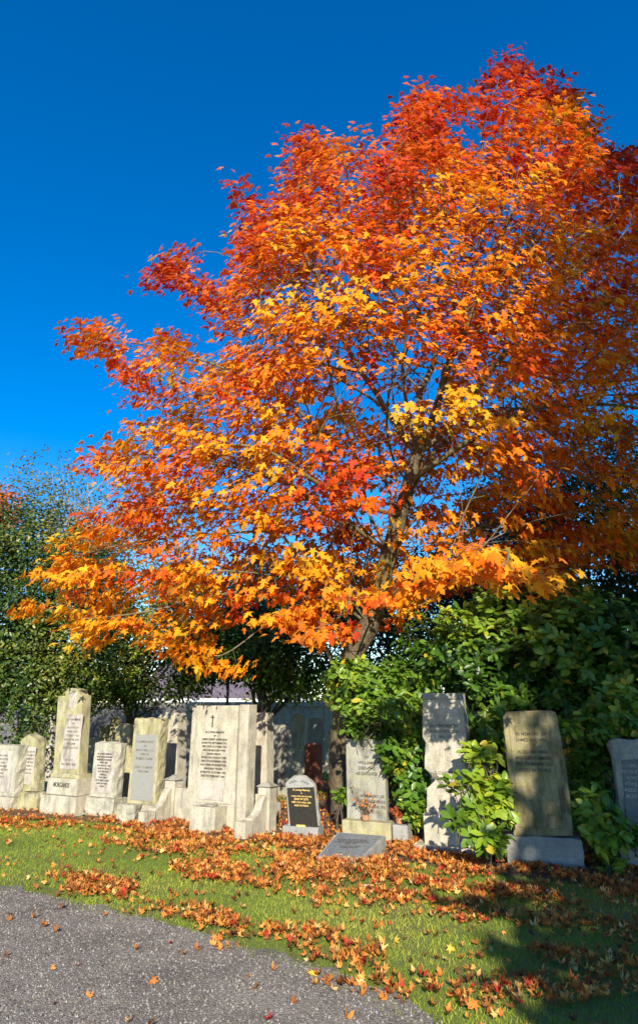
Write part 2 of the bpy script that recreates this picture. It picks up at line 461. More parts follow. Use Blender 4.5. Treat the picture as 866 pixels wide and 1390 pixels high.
def crown_sample(n):
    out = []
    tot = 0
    while tot < n:
        px = rng.uniform(20, 1080, 4000); py = rng.uniform(50, 930, 4000)
        k = inside(px, py); px, py = px[k], py[k]
        r = rays(px, py); t0 = crown_axis_Y(py) / r[:, 1]
        D = sdist(px, py) * t0 / F                      # metres to the outline
        q0 = CAM + r * t0[:, None]
        D = D - np.clip(.30 + 1.5 * nz(q0, 1.25, 4.0), 0, 1.0) * .8      # tufted, uneven edge
        h = np.minimum(3.6, 3.8 * np.sqrt(np.clip(1 - (1 - np.minimum(D / 3.2, 1)) ** 2, 0, 1)) + 0.12)
        # less depth low down so the crown does not come onto the lawn
        h *= np.interp(py, [60, 800, 900], [1, .85, .6])
        w = (D > 0) & (rng.uniform(0, 1, len(px)) < (.22 + .78 * h / 3.6) * (t0 / 14) ** 1.6)
        px, py, r, t0, D, h = px[w], py[w], r[w], t0[w], D[w], h[w]
        dt = rng.uniform(-1, 1, len(px)) * h
        dt = np.where(dt < 0, dt * np.interp(py, [60, 450, 780, 900], [1, .9, .62, .5]), dt)
        inn = np.minimum(D, h - np.abs(dt))
        p = CAM + r * (t0 + dt)[:, None]
        ok = p[:, 2] > 2.15
        out.append(np.concatenate([p, inn[:, None]], 1)[ok]); tot += ok.sum()
    return np.concatenate(out)[:n]

def grow(att, init_pts, init_par, step=0.19, infl=2.6, kill=0.27, iters=170):
    pts = [np.array(p, float) for p in init_pts]; par = list(init_par)
    A = att.copy(); near = np.full(len(A), -1); nd = np.full(len(A), 1e9)
    new = list(range(len(pts)))
    for it in range(iters):
        if len(A) == 0 or not new: break
        NP = np.array([pts[i] for i in new])
        d = np.linalg.norm(A[:, None] - NP[None], axis=2)
        j = d.argmin(1); dm = d[np.arange(len(A)), j]
        b = dm < nd; near[b] = np.array(new)[j[b]]; nd[b] = dm[b]
        keep = nd > kill; A, near, nd = A[keep], near[keep], nd[keep]
        act = nd < infl
        if it < 5: act = nd < 5
        new = []
        if not act.any(): break
        ids = near[act]; dirs = unit(A[act] - np.array([pts[i] for i in ids]))
        u, inv = np.unique(ids, return_inverse=True)
        s = np.zeros((len(u), 3)); np.add.at(s, inv.ravel(), dirs)
        s = unit(s + rng.normal(0, 0.12, s.shape))
        for i, dvec in zip(u, s):
            q = pts[i] + step * dvec
            # keep the angle smooth
            if par[i] >= 0:
                pd = unit(pts[i] - pts[par[i]]); q = pts[i] + step * unit(dvec + 0.45 * pd)
            pts.append(q); par.append(int(i)); new.append(len(pts) - 1)
    return np.array(pts), np.array(par)

def pipe(pts, par, tip=0.004, expo=2.35, rmax=0.2):
    n = len(pts); r = np.zeros(n); cnt = np.zeros(n); w = np.zeros(n)
    ch = [[] for _ in range(n)]
    for i in range(n - 1, -1, -1):
        if cnt[i] == 0: w[i] = tip ** expo; cnt[i] = 1
        if par[i] >= 0:
            w[par[i]] += w[i]; cnt[par[i]] += cnt[i]; ch[par[i]].append(i)
    r = w ** (1 / expo)
    return np.minimum(r, rmax), cnt, ch
def chains_of(pts, par, r, ch):
    chains = []; stack = [(0, -1)]
    while stack:
        s, p = stack.pop()
        idx = [p, s] if p >= 0 else [s]
        cur = s
        while ch[cur]:
            c = sorted(ch[cur], key=lambda q: -r[q])
            for o in c[1:]: stack.append((o, cur))
            cur = c[0]; idx.append(cur)
        if len(idx) < 2: continue
        P_ = pts[idx].copy(); rr = r[idx].copy()
        if p >= 0: rr[0] = rr[1]
        if len(P_) > 3:
            P_[1:-1] = 0.25 * P_[:-2] + 0.5 * P_[1:-1] + 0.25 * P_[2:]
        chains.append((P_, rr))
    return chains

def build_maple():
    root = thing('maple_tree', 'large spreading maple in blazing orange and red autumn leaf over the headstones', 'tree', P(468, 1000, 10.4) * [1, 1, 0])
    O = np.array(root.location)
    S = crown_sample(19000)
    extra = []
    for (ax, ay, aY, rx, ry, rz, k) in [(440,858,7.2,.36,.4,.12,150),(490,812,6.9,.3,.35,.12,110),(380,842,8.8,.5,.5,.16,150),(585,785,6.2,.26,.3,.10,110),(700,758,5.8,.36,.35,.11,170),(735,798,5.8,.25,.3,.07,80),(645,768,6.0,.26,.3,.10,100),(610,740,6.9,.3,.3,.1,70),
                                        (75,822,9.6,.5,.4,.10,110),(80,775,10,.4,.4,.14,90),(120,862,9.6,.5,.4,.10,90),(230,868,9.2,.45,.4,.09,90),(190,840,9.6,.6,.5,.16,140),(300,800,9.2,.6,.5,.2,140),
                                        (300,905,9.4,.4,.3,.07,70)]:
        c = P(ax, ay, aY); d = unit(rng.normal(0, 1, (k, 3))) * (rng.uniform(0, 1, k) ** .4)[:, None] * [rx, ry, rz]
        extra.append(np.concatenate([c + d, np.full((k, 1), .2)], 1))
    EX = np.concatenate(extra); S = np.concatenate([S, EX])
    stems = [  # polylines (px,py,Y), first is the trunk
      [(470,1122,10.4),(464,1060,10.4),(462,1000,10.4),(466,940,10.35),(476,890,10.3),(502,850,10.2),(515,800,10.1),(528,750,10.0),(545,700,9.9),(556,655,9.8),(562,615,9.8)]]
    limbs = [(3, [(450,900,10.2),(432,850,9.9),(400,800,9.6)]), (5, [(480,800,10.3),(462,740,10.2),(440,690,10.1),(415,650,10)]),
             (7, [(500,700,9.9),(488,640,9.6),(470,590,9.4),(455,540,9.2)]), (8, [(560,660,10.4),(590,610,10.6),(640,570,10.8)]),
             (9, [(600,620,9.4),(650,590,9.0),(700,560,8.8)]), (5, [(540,800,9.4),(590,770,8.4),(650,752,7.2),(690,745,6.3)]), (5, [(495,820,9.2),(485,800,8.0),(480,800,7.3)]), (10, [(575,570,9.8),(590,520,9.8)]),
             (10, [(540,570,9.6),(530,520,9.3)]), (6, [(560,780,10.5),(620,730,10.8),(700,700,11)]), (8, [(505,690,9.3),(440,660,8.7),(380,620,8.2)])]
    pts, par = [], []
    def run(poly, start):
        prev = start
        for (a, b, Y) in poly:
            q = P(a, b, Y)
            if prev < 0: pts.append(np.array([q[0], q[1], -0.05])); par.append(-1); prev = 0; continue
            p0 = pts[prev]; L = np.linalg.norm(q - p0); k = max(1, int(round(L / 0.25)))
            for j in range(1, k + 1):
                pts.append(p0 + (q - p0) * j / k + rng.normal(0, .015, 3)); par.append(prev); prev = len(pts) - 1
        return prev
    ctrl = []
    prev = -1
    for c in stems[0]:
        prev = run([c], prev); ctrl.append(prev)
    for (ci, poly) in limbs: run(poly, ctrl[ci])
    for k in range(30):      # crowded ascending limbs of the open interior
        s0 = ctrl[rng.integers(5, len(ctrl))]; q = pts[s0].copy()
        a = rng.uniform(0, 6.28); el = rng.uniform(.25, 1.3)
        dv = np.array([math.cos(a) * math.cos(el) * 1.1, math.sin(a) * math.cos(el) * .8 - .1, math.sin(el)]); prevn = s0
        for j in range(int(rng.integers(7, 15))):
            dv = unit(dv + rng.normal(0, .16, 3) + [0, 0, .05]); q = q + dv * .21
            pts.append(q.copy()); par.append(prevn); prevn = len(pts) - 1
    pts, par = grow(S[:, :3], pts, par)
    r, cnt, ch = pipe(pts, par, tip=0.0048, expo=2.28, rmax=0.26)
    h = pts[:, 2]; trunk = np.arange(len(pts)) <= ctrl[5]
    r[trunk] = np.maximum(r[trunk], np.interp(h[trunk], [0, .25, 1, 3], [.27, .20, .175, .17]))
    chains = [(p - O, q) for p, q in chains_of(pts, par, r, ch)]
    chains.sort(key=lambda c: -c[1][0])
    tubes_mesh('trunk', [c for c in chains if c[1][0] > 0.07], M['trunkbark'], root)
    tubes_mesh('branches', [c for c in chains if c[1][0] <= 0.07], M['bark'], root)
    # ---- leaves
    pr = project(pts); D = np.where(inside(pr[:, 0], pr[:, 1]), sdist(pr[:, 0], pr[:, 1]), 0)
    tdep = (pts - CAM) @ FWD
    Dm = D * tdep / F
    t0 = crown_axis_Y(pr[:, 1]) / rays(pr[:, 0], pr[:, 1])[:, 1]
    hh = np.minimum(3.6, 3.8 * np.sqrt(np.clip(1 - (1 - np.minimum(Dm / 3.2, 1)) ** 2, 0, 1)) + 0.12) * np.interp(pr[:, 1], [60, 800, 900], [1, .85, .6])
    inn = np.minimum(Dm, hh - np.abs(tdep - t0))
    lowspray = np.min(np.linalg.norm((pts[:, None] - np.array([e[::9, :3].mean(0) for e in extra])[None]) / [1, 1, .5], axis=2), axis=1) < .75
    prob = np.interp(inn, [0, 1.0, 2.2], [1, .8, .42])
    prob *= np.clip(1.0 + 2.8 * nz(pts * [1, 1, 2.0], 0.8) + 1.2 * nz(pts * [1, 1, 2.0], 2.0, 8.), 0.05, 1)
    for (gx, gy, rx, ry, k) in [(520,505,100,48,.25),(470,560,80,40,.3),(610,640,75,55,.22),(455,720,70,30,.35),(230,745,90,24,.35),(240,820,100,22,.4),
                                (250,560,40,20,.3),(400,380,40,30,.4),(660,700,80,40,.35),(530,700,60,70,.3),(370,470,30,22,.3),(310,640,40,25,.4),(640,340,35,30,.4),(560,590,60,40,.3),(840,640,70,60,.5)]:
        e = ((pr[:, 0] - gx) / rx) ** 2 + ((pr[:, 1] - gy) / ry) ** 2
        prob *= np.where((e < 1) & (tdep < t0 + (3 if gx == 520 and gy == 505 else .6)), k * .8, 1)
    prob = np.where(lowspray, np.maximum(prob, .55), prob)
    ok = (cnt <= 5) & (pts[:, 2] > 1.9)
    idx = np.where(ok & (rng.uniform(0, 1, len(pts)) < prob))[0]
    per = 16
    src = np.repeat(idx, per)
    n = len(src)
    pos = pts[src] + rng.normal(0, 1, (n, 3)) * [.155, .155, .055] + [0, 0, -.03]
    cx = np.array([1.4, 9.6, 5.5])
    outw = unit((pos - cx) * [1, 1, .45])
    rnd = rng.normal(0, 1, (n, 3)) * .62 + np.repeat(rng.normal(0, 1, (len(idx), 3)), per, axis=0) * .75
    tnode = np.repeat(rng.normal(0, .45, (len(idx), 3)), per, axis=0)
    normal = outw * .55 + np.array([0.05, -.28, .62]) + rnd * .42
    tip = outw * .7 + np.array([0, 0, -.75]) + rng.normal(0, .4, (n, 3)) + tnode
    X, Yv, Z = frames(normal, tip)
    size = rng.uniform(.065, .148, n)
    # colour: clusters of red, orange and yellow, redder at the top and the tips
    c1 = nz(pts[idx], .75, 3.1); c2 = nz(pts[idx], 2.2, 9.0)
    t = 0.46 - 0.50 * c1 - 0.36 * c2 + 0.04 * (pts[idx][:, 2] - 7) + 0.02 + .10 * (pts[idx][:, 2] < 5)
    t += np.where(Dm[idx] < .6, .15 * np.clip((pts[idx][:, 2] - 4) / 3, 0, 1), 0)
    t = np.repeat(t, per) + rng.normal(0, .10, n)
    col = palette(t, [(0.0, (.62, .42, .03)), (.22, (.90, .44, .018)), (.45, (.92, .27, .010)), (.68, (.80, .13, .012)), (.88, (.60, .05, .014)), (1.15, (.36, .02, .016))])
    col *= rng.uniform(.8, 1.12, (n, 1))
    brown = rng.uniform(0, 1, n) < .06; col[brown] = col[brown] * .45 + np.array([.06, .035, .01])
    leaves_mesh('crown', MAPLE[0], MAPLE[1], pos - O, X, Yv, Z, size, col, M['maple'], root)
    import sys; print('maple nodes', len(pts), 'leaves', n)
build_maple()

# ------------------------------------------------------------------ generic trees and shrubs
def ell_points(ells, n, shell=0.45, rg=None):
    vol = np.array([e[1][0] * e[1][1] * e[1][2] for e in ells]); vol = vol ** .8; vol /= vol.sum()
    k = rng.choice(len(ells), n, p=vol)
    d = unit(rng.normal(0, 1, (n, 3))); rr = (shell + (1 - shell) * rng.uniform(0, 1, n) ** .6)[:, None]
    C = np.array([e[0] for e in ells])[k]; Rr = np.array([e[1] for e in ells])[k]
    return C + d * rr * Rr, d, k

def leafy(name, label, cat, base, ells, n_clumps, per, spread, size, stops, shape, mat, bark='darkbark', trunk_r=.15, limbs=26,
          droop=0.0, gap=0.0, gscale=.8, shell=.4, group=None, twigs=0, trunk_top=None, cscale=.7, normal_up=.6, lean=(0, 0)):
    base = np.array(base, float)
    root = thing(name, label, cat, base, 0, group)
    C = np.array([e[0] for e in ells]); 
    zc = C[:, 2].mean() if trunk_top is None else trunk_top
    top = np.array([C[:, 0].mean() + lean[0], C[:, 1].mean() + lean[1], zc])
    P0 = [np.array([base[0], base[1], -.05]), None]
    tr = curve_chain(P0[0], top, trunk_r, trunk_r * .45, 0, 9, .06)
    chains = [(tr[0] - base, tr[1])]
    lp, _, _ = ell_points(ells, limbs, .5)
    ends = []
    for q in lp:
        s = tr[0][rng.integers(3, 9)] if len(ells) == 1 else tr[0][rng.integers(2, 9)]
        c = curve_chain(s, q, trunk_r * rng.uniform(.25, .45), .006, .08, 8, .10)
        chains.append((c[0] - base, c[1])); ends.append(c[0])
    for _ in range(twigs):
        e = ends[rng.integers(0, len(ends))]; s = e[rng.integers(3, 8)]
        q = s + rng.normal(0, 1, 3) * spread * 3.0 + [0, 0, .3 * spread]
        c = curve_chain(s, q, .010, .003, .05, 5, .08); chains.append((c[0] - base, c[1]))
    big = [c for c in chains if c[1][0] > trunk_r * .6]; small = [c for c in chains if c[1][0] <= trunk_r * .6]
    tubes_mesh('trunk', big, M[bark], root)
    if small: tubes_mesh('branches', small, M[bark], root)
    pts, d, k = ell_points(ells, n_clumps, shell)
    if gap > -1:
        g = nz(pts, gscale, 5.5) > gap - .35
        pts, d = pts[g], d[g]
    keep = pts[:, 2] > .12; pts, d = pts[keep], d[keep]
    src = np.repeat(np.arange(len(pts)), per); n = len(src)
    pos = pts[src] + rng.normal(0, 1, (n, 3)) * spread
    pos[:, 2] = np.maximum(pos[:, 2], .05)
    normal = d[src] * .6 + np.array([0, -.12, normal_up]) + rng.normal(0, .45, (n, 3))
    tip = d[src] * .7 + rng.normal(0, .6, (n, 3)) + [0, 0, -droop]
    X, Yv, Z = frames(normal, tip)
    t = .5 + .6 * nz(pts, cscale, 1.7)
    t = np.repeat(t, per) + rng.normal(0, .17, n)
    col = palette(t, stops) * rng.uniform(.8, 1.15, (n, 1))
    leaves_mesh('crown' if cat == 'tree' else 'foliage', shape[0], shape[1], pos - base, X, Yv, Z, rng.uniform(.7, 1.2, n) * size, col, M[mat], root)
    return root
def E(px, py, Y, rx, ry, rz): return (tuple(P(px, py, Y)), (rx, ry, rz))
GREENS = [(0, (.022, .055, .009)), (.5, (.055, .125, .016)), (.85, (.14, .24, .025)), (1.1, (.30, .34, .035))]

# dense dark evergreen on the left
leafy('holly_tree', 'dense dark evergreen with small glossy leaves filling the left edge', 'tree', (-7.4, 14.3, 0),
      [E(20, 800, 14, 2.4, 1.9, 1.9), E(90, 790, 14.5, 1.5, 1.5, 1.4), E(-60, 850, 14, 2.0, 1.8, 2.6), E(60, 900, 14, 1.7, 1.5, 1.4), E(10, 960, 13.6, 1.6, 1.3, 1.5), E(30, 735, 14.3, 1.6, 1.4, 1.0), E(95,900,14.6,1.1,1.1,1.1)],
      9500, 7, .085, .085, [(0, (.018, .042, .008)), (.5, (.045, .095, .014)), (.85, (.15, .18, .022)), (1.1, (.34, .27, .04))], OVAL, 'holly', trunk_r=.16, gap=.05, shell=.45, gscale=.9)
# sparse olive tree behind it
leafy('thinning_tree', 'half bare tree with sparse olive and yellow leaves rising behind the left evergreen', 'tree', (-9.0, 21, 0),
      [E(70, 690, 21, 2.9, 2.0, 1.5), E(160, 700, 21, 2.6, 2, 1.6), E(10, 700, 21, 2.0, 1.8, 1.5), E(80, 650, 21, 1.9, 1.5, 1.1), E(190, 760, 21, 3, 2, 2)],
      1900, 5, .13, .12, [(0, (.07, .09, .02)), (.5, (.20, .20, .05)), (.8, (.36, .27, .06)), (1.1, (.42, .22, .06))], OVAL, 'foliage', bark='twig', trunk_r=.17, limbs=60, twigs=420, gap=.3, shell=.2, gscale=1.0, trunk_top=6.5)
leafy('orange_tree', 'small patch of orange autumn tree at the far left edge above the evergreen', 'tree', (-10.6, 18.5, 0),
      [E(-30, 700, 18.5, 1.4, 1.2, 1.0), E(5, 690, 18.5, .6, .6, .5)],
      300, 8, .16, .13, [(0, (.5, .2, .02)), (.5, (.7, .22, .02)), (1, (.6, .08, .02))], MAPLE, 'maple', trunk_r=.12, gap=.0)
# green trees behind the stones in the middle
YG = [(0, (.03, .07, .011)), (.45, (.10, .19, .02)), (.75, (.30, .33, .035)), (1.05, (.55, .38, .04))]
leafy('small_green_tree', 'low spreading green and yellow tree with slim stems behind the grey headstones', 'tree', P(196, 990, 16.2) * [1, 1, 0],
      [E(190, 916, 16, 2.0, 1.4, .62), E(120, 905, 16, 1.5, 1.3, .8), E(170, 940, 15.4, 1.2, .6, .28), E(90, 930, 15.8, .9, .6, .5), E(250, 890, 16.3, 1.5, 1.2, .7), E(200, 860, 16.5, 2.0, 1.3, .8), E(170, 810, 17.5, 2.2, 1.3, 1.1), E(210, 932, 15.6, 1.3, .9, .34), E(135, 930, 15.8, 1.0, .8, .4)],
      4200, 7, .13, .10, YG, OVAL, 'foliage', trunk_r=.10, gap=.1, twigs=60)
leafy('dark_green_tree', 'dark green tree with forked ivy covered trunk behind the tallest cream headstone', 'tree', P(356, 1000, 15.4) * [1, 1, 0],
      [E(350, 893, 15.4, 1.7, 1.3, .55), E(275, 890, 15.4, .9, .8, .4), E(380, 800, 17, 2.0, 1.2, 1.3), E(290, 820, 17, 2.0, 1.2, 1.2), E(440, 830, 17, 1.6, 1.2, 1.2), E(500, 800, 18, 1.8, 1.2, 1.4), E(300, 880, 15.6, 1.5, 1.2, .8), E(400, 890, 15.2, 1.3, 1.2, .85), E(345, 860, 15.6, 1.8, 1.2, .8), E(300, 897, 15.2, .9, .8, .36), E(395, 925, 15.2, .8, .8, .35)],
      6500, 7, .13, .11, GREENS, OVAL, 'foliage', trunk_r=.13, gap=.1, twigs=60)
# right: big dark tree behind the maple
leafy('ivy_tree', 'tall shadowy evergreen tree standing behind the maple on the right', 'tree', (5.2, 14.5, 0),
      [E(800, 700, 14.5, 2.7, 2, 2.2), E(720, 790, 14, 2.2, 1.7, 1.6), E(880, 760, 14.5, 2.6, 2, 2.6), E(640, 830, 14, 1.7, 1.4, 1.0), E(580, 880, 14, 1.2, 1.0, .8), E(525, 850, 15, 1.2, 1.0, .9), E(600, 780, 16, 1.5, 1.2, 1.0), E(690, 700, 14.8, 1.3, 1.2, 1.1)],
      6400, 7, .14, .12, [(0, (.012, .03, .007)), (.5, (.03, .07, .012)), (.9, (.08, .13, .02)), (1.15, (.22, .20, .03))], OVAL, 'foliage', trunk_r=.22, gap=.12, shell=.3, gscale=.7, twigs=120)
# tree outside the frame that shades the right side
leafy('shade_tree', 'tall leafy tree beyond the right edge whose shade falls over the right hand stones', 'tree', (6.8, -5.3, 0),
      [((5.1, -5.0, 4.4), (3.9, 2.6, 2.3)), ((6.2, -5, 7.6), (3.9, 2.6, 3.0)), ((7.2, -5, 11), (4.3, 2.6, 5)), ((9.2, -5, 18.5), (4.6, 2.6, 4.6))],
      8500, 8, .26, .37, GREENS, OVAL, 'foliage', trunk_r=.35, gap=-.05, shell=.1, gscale=.5)

# ------------------------------------------------------------------ cherry laurel
LAU = [(0, (.03, .08, .010)), (.45, (.08, .18, .018)), (.8, (.22, .33, .025)), (1.05, (.42, .42, .03))]
def laurel(name, label, base, ells, n_tips, size=.15, stops=LAU, gap=.05, shell=.5, stems=24, smin=.08):
    base = np.array(base, float)
    root = thing(name, label, 'shrub', base)
    pts, d, k = ell_points(ells, n_tips, shell)
    g = (nz(pts, 1.9, 2.2) > gap - .4) & (pts[:, 2] > smin); pts, d = pts[g], d[g]
    ax = unit(d + np.array([0, -.35, .35]) + rng.normal(0, .35, d.shape))
    per = 9
    src = np.repeat(np.arange(len(pts)), per); n = len(src)
    A = ax[src]
    u = unit(np.cross(A, [0.2, .3, .9])); w = np.cross(A, u)
    ang = np.tile(np.arange(per) * 2.4, len(pts)) + rng.normal(0, .3, n)
    back = np.tile(np.linspace(0, .14, per), len(pts))
    rad = np.cos(ang)[:, None] * u + np.sin(ang)[:, None] * w
    pos = pts[src] - A * back[:, None] + rng.normal(0, .01, (n, 3))
    tip = rad * 1.0 + A * .55 + [0, 0, -.12]
    normal = A * .9 - rad * .3 + rng.normal(0, .22, (n, 3)) + [0, -.1, .3]
    X, Yv, Z = frames(normal, tip)
    t = np.repeat(.45 + .6 * nz(pts, 1.1, 6.1) + rng.normal(0, .12, len(pts)), per) + rng.normal(0, .10, n)
    col = palette(t, stops)
    yl = rng.uniform(0, 1, n) < .02; col[yl] = (.5, .38, .03)
    leaves_mesh('foliage', LAUREL[0], LAUREL[1], pos - base, X, Yv, Z, size * rng.uniform(.65, 1.12, n), col, M['laurel'], root)
    ch = []
    for i in rng.choice(len(pts), min(stems, len(pts)), replace=False):
        c = curve_chain(base + [rng.normal(0, .12), rng.normal(0, .1), 0], pts[i], .016, .005, .1, 7, .06); ch.append((c[0] - base, c[1]))
    for i in range(len(pts)):
        q = pts[i] - ax[i] * .34 + rng.normal(0, .03, 3); q[2] = max(q[2], .03)
        ch.append((np.array([q, pts[i] - ax[i] * .1, pts[i]]) - base, np.array([.006, .004, .003])))
    tubes_mesh('stems', ch, M['darkbark'], root)
    return root
b0 = P(500, 1000, 9.9) * [1, 1, 0]
laurel('laurel_bush', 'bright sunlit laurel bush spilling over the dull grey headstone with dried flowers', b0,
       [E(525, 1010, 9.5, .42, .4, .5), E(560, 1050, 9.1, .28, .35, .5), E(500, 945, 9.9, .62, .5, .38), E(545, 935, 9.8, .6, .5, .45), E(475, 915, 10.0, .4, .4, .25), E(555, 980, 9.4, .35, .4, .4), E(528, 1020, 8.95, .16, .2, .3), E(500, 985, 9.0, .34, .25, .14), E(520, 960, 8.6, .3, .3, .14), E(563, 1085, 8.9, .2, .25, .3)], 800, .135, stops=[(0, (.03, .075, .01)), (.4, (.08, .18, .018)), (.75, (.20, .31, .025)), (1.05, (.40, .42, .03))])
laurel('laurel_bush', 'high laurel thicket in shade above and between the two large right hand stones', P(680, 1000, 9.6) * [1, 1, 0],
       [E(700, 890, 9.6, 1.35, .7, .62), E(620, 880, 9.8, .9, .6, .6), E(800, 880, 9.0, 1.0, .8, .8), E(660, 960, 9.2, .5, .5, .6), E(880, 920, 8.4, .7, .6, .9), E(740, 830, 9.9, 1.4, .6, .6), E(660,1040,9.0,.4,.4,.5), E(760, 960, 9.0, .8, .5, .4)], 1650, .15, shell=.4, gap=-.05)
laurel('laurel_bush', 'laurel growing up between the leaning stone and the stone at the right edge', P(815, 1150, 8.2) * [1, 1, 0],
       [E(812, 1040, 8.0, .30, .35, .55), E(805, 1100, 7.7, .22, .3, .35), E(850, 970, 8.0, .5, .3, .28), E(820, 1120, 7.4, .3, .2, .16), E(770,985,7.75,.12,.1,.1), E(806,1000,8.2,.3,.3,.45), E(850,1135,7.35,.35,.12,.10)], 520, .145, shell=.35)
laurel('laurel_bush', 'low yellow green laurel sprays in front of the stepped ornate headstone', P(672, 1150, 8.0) * [1, 1, 0],
       [E(655, 1025, 8.0, .20, .12, .12), E(632, 1063, 7.6, .26, .10, .10), E(672, 1085, 7.7, .20, .12, .24), E(622, 1114, 7.45, .20, .10, .07), E(660, 1138, 7.4, .24, .12, .10), E(650, 1095, 7.6, .18, .1, .08)], 92, .155, stops=[(0, (.06, .13, .012)), (.5, (.20, .32, .025)), (1.0, (.40, .43, .03))], gap=-.2, stems=14)
laurel('laurel_bush', 'shaded laurel continuing past the right edge of the photo', (5.6, 8.6, 0),
       [((5.0, 8.6, 1.0), (1.0, .7, 1.1)), ((6.3, 8.4, 1.2), (1.1, .8, 1.3)), ((5.6, 9.2, 2.4), (1.3, .8, .9))], 620, .15, shell=.45)
laurel('laurel_seedling', 'small laurel seedling with broad leaves at the foot of the right edge stone', G(832, 1188), 
       [(tuple(G(832, 1188) + [0, 0, .12]), (.05, .05, .05))], 4, .15, gap=-2, stems=3, smin=0)
laurel('laurel_sprig', 'little laurel sprig at the foot of the maple trunk', P(462, 1100, 9.5) * [1, 1, 0],
       [E(463, 1080, 9.45, .09, .06, .07)], 7, .12, stops=[(0, (.08, .17, .015)), (1.0, (.22, .38, .03))], gap=-2, stems=4)

# ------------------------------------------------------------------ HEADSTONES, front row left to right
g = Grave('headstone', 'square topped stone with pale panel, cut off by the left edge of the photo', 'headstone', 0, 1100, group=None)
g.box('base', 'cream', -26, 10, 1099, 1082, 0, .34, z0=-.02, rough=.012)
g.box('slab', 'rough', -22, 17, 1081, 1012, .05, .22, rough=.022)
o, q = g.box('panel', 'pale', -14, 10, 1076, 1019, .045, .02)
inscription(o, ['IN LOVING', 'MEMORY OF', 'JAMES', 'WHO DIED', 'ALSO HIS WIFE', 'MARY', 'AGED 71'], (q[0] + q[1]) / 2, q[3] - .05, .044, (q[1] - q[0]) * .8, .055, M['worn'])

g = Grave('headstone', 'narrow greenish stone with low pointed top, second from the left edge', 'headstone', 30, 1100)
g.box('base', 'mossy', 13, 44, 1100, 1077, 0, .32, z0=-.02, rough=.02)
g.shape('slab', 'mossy', [(23.5, 1075), (28, 1005), (38, 997.5), (48, 1004), (44.5, 1075)], .06, .24, rough=.018)
o, q = g.box('panel', 'pale', 28, 42, 1066, 1014, .055, .02)
inscription(o, ['ERECTED BY', 'JOHN SMITH', 'IN MEMORY', 'OF HIS WIFE', 'ELIZABETH', 'DIED 1921', 'AGED 64'], (q[0] + q[1]) / 2, q[3] - .05, .054, (q[1] - q[0]) * .85, .055, M['worn'])

g = Grave('headstone', 'tall greenish stone with a domed top on a double plinth with raised surname', 'headstone', 76, 1107)
g.box('base', 'cream', 52, 101, 1107, 1081, 0, .46, z0=-.02)
o, q = g.box('plinth', 'cream', 62, 103, 1080, 1057, .07, .36)
inscription(o, ['MORGANDS'], (q[0] + q[1]) / 2 - .01, (q[2] + q[3]) / 2 + .09, .068, .36, .13, M['letter'], name='surname')
g.box('moulding', 'mossy', 67, 106, 1058, 1051, .10, .30, bev=.02)
so, out = g.shape('slab', 'mossy', [(71.5, 1052), (78.5, 945), (88, 944.5), (89, 939), (92, 935.5), (97, 934), (103, 935), (107, 938.5), (108.5, 944), (112, 944), (106, 1052)], .14, .20)
o, q = g.box('panel', 'pale', 80.5, 104, 1045, 970, .135, .02)
inscription(o, ['IN LOVING MEMORY', 'OF', 'ALEXANDER', 'WHO DIED', '11TH MAY 1934', 'AND OF HIS SON', 'WILLIAM', 'KILLED IN ACTION', '', '', 'AT REST', 'PEACE PERFECT PEACE'], (q[0] + q[1]) / 2, q[3] - .05, .134, (q[1] - q[0]) * .85, .062, M['worn'])
o, q = g.box('crest', 'pale', 92, 103, 962, 940, .136, .02)

g = Grave('headstone', 'short white panelled stone on a rock faced block beside the tall domed stone', 'headstone', 134, 1109)
g.box('base', 'rough', 111, 153, 1110, 1084, 0, .34, rock=.022, z0=-.02)
g.box('slab', 'rough', 121, 153.5, 1083, 1009, .06, .2, rough=.022)
o, q = g.box('panel', 'pale', 124, 150, 1078, 1019, .055, .02)
inscription(o, ['IN LOVING MEMORY', 'OF MY DEAR HUSBAND', 'ANDREW THOMSON', 'WHO DIED', '5TH AUGUST 1938', 'AGED 59 YEARS', 'ALSO HIS WIFE', 'ISABELLA', 'WHO DIED', '27TH MARCH 1950', 'AGED 68 YEARS', 'AT REST'], (q[0] + q[1]) / 2, q[3] - .03, .054, (q[1] - q[0]) * .86, .043, M['letter'])

g = Grave('stone_block', 'loose chipped cream block lying in the leaves between two headstones', 'block', 170, 1120, yaw=-10)
bm_obj('rock', rock_box_bm(-.16, .13, 0, .2, -.02, .25, .03), M['rough'], g.root)

g = Grave('headstone', 'tall plain square topped grey stone with faded inscription and rock faced side', 'headstone', 198, 1112)
g.box('base', 'cream', 182, 214, 1112, 1094, 0, .36, z0=-.02)
g.box('slab', 'mossy', 172, 209.5, 1093, 976, .06, .20, rough=.018)
o, q = g.box('panel', 'graypanel', 175.5, 206.5, 1088, 997, .055, .02)
inscription(o, ['IN LOVING MEMORY', 'OF', 'JANET WALLACE', 'WIFE OF', 'ROBERT BURNS', '', 'ALSO THE ABOVE', 'DIED 1947'], (q[0] + q[1]) / 2, q[3] - .08, .054, (q[1] - q[0]) * .8, .062, M['worn'])

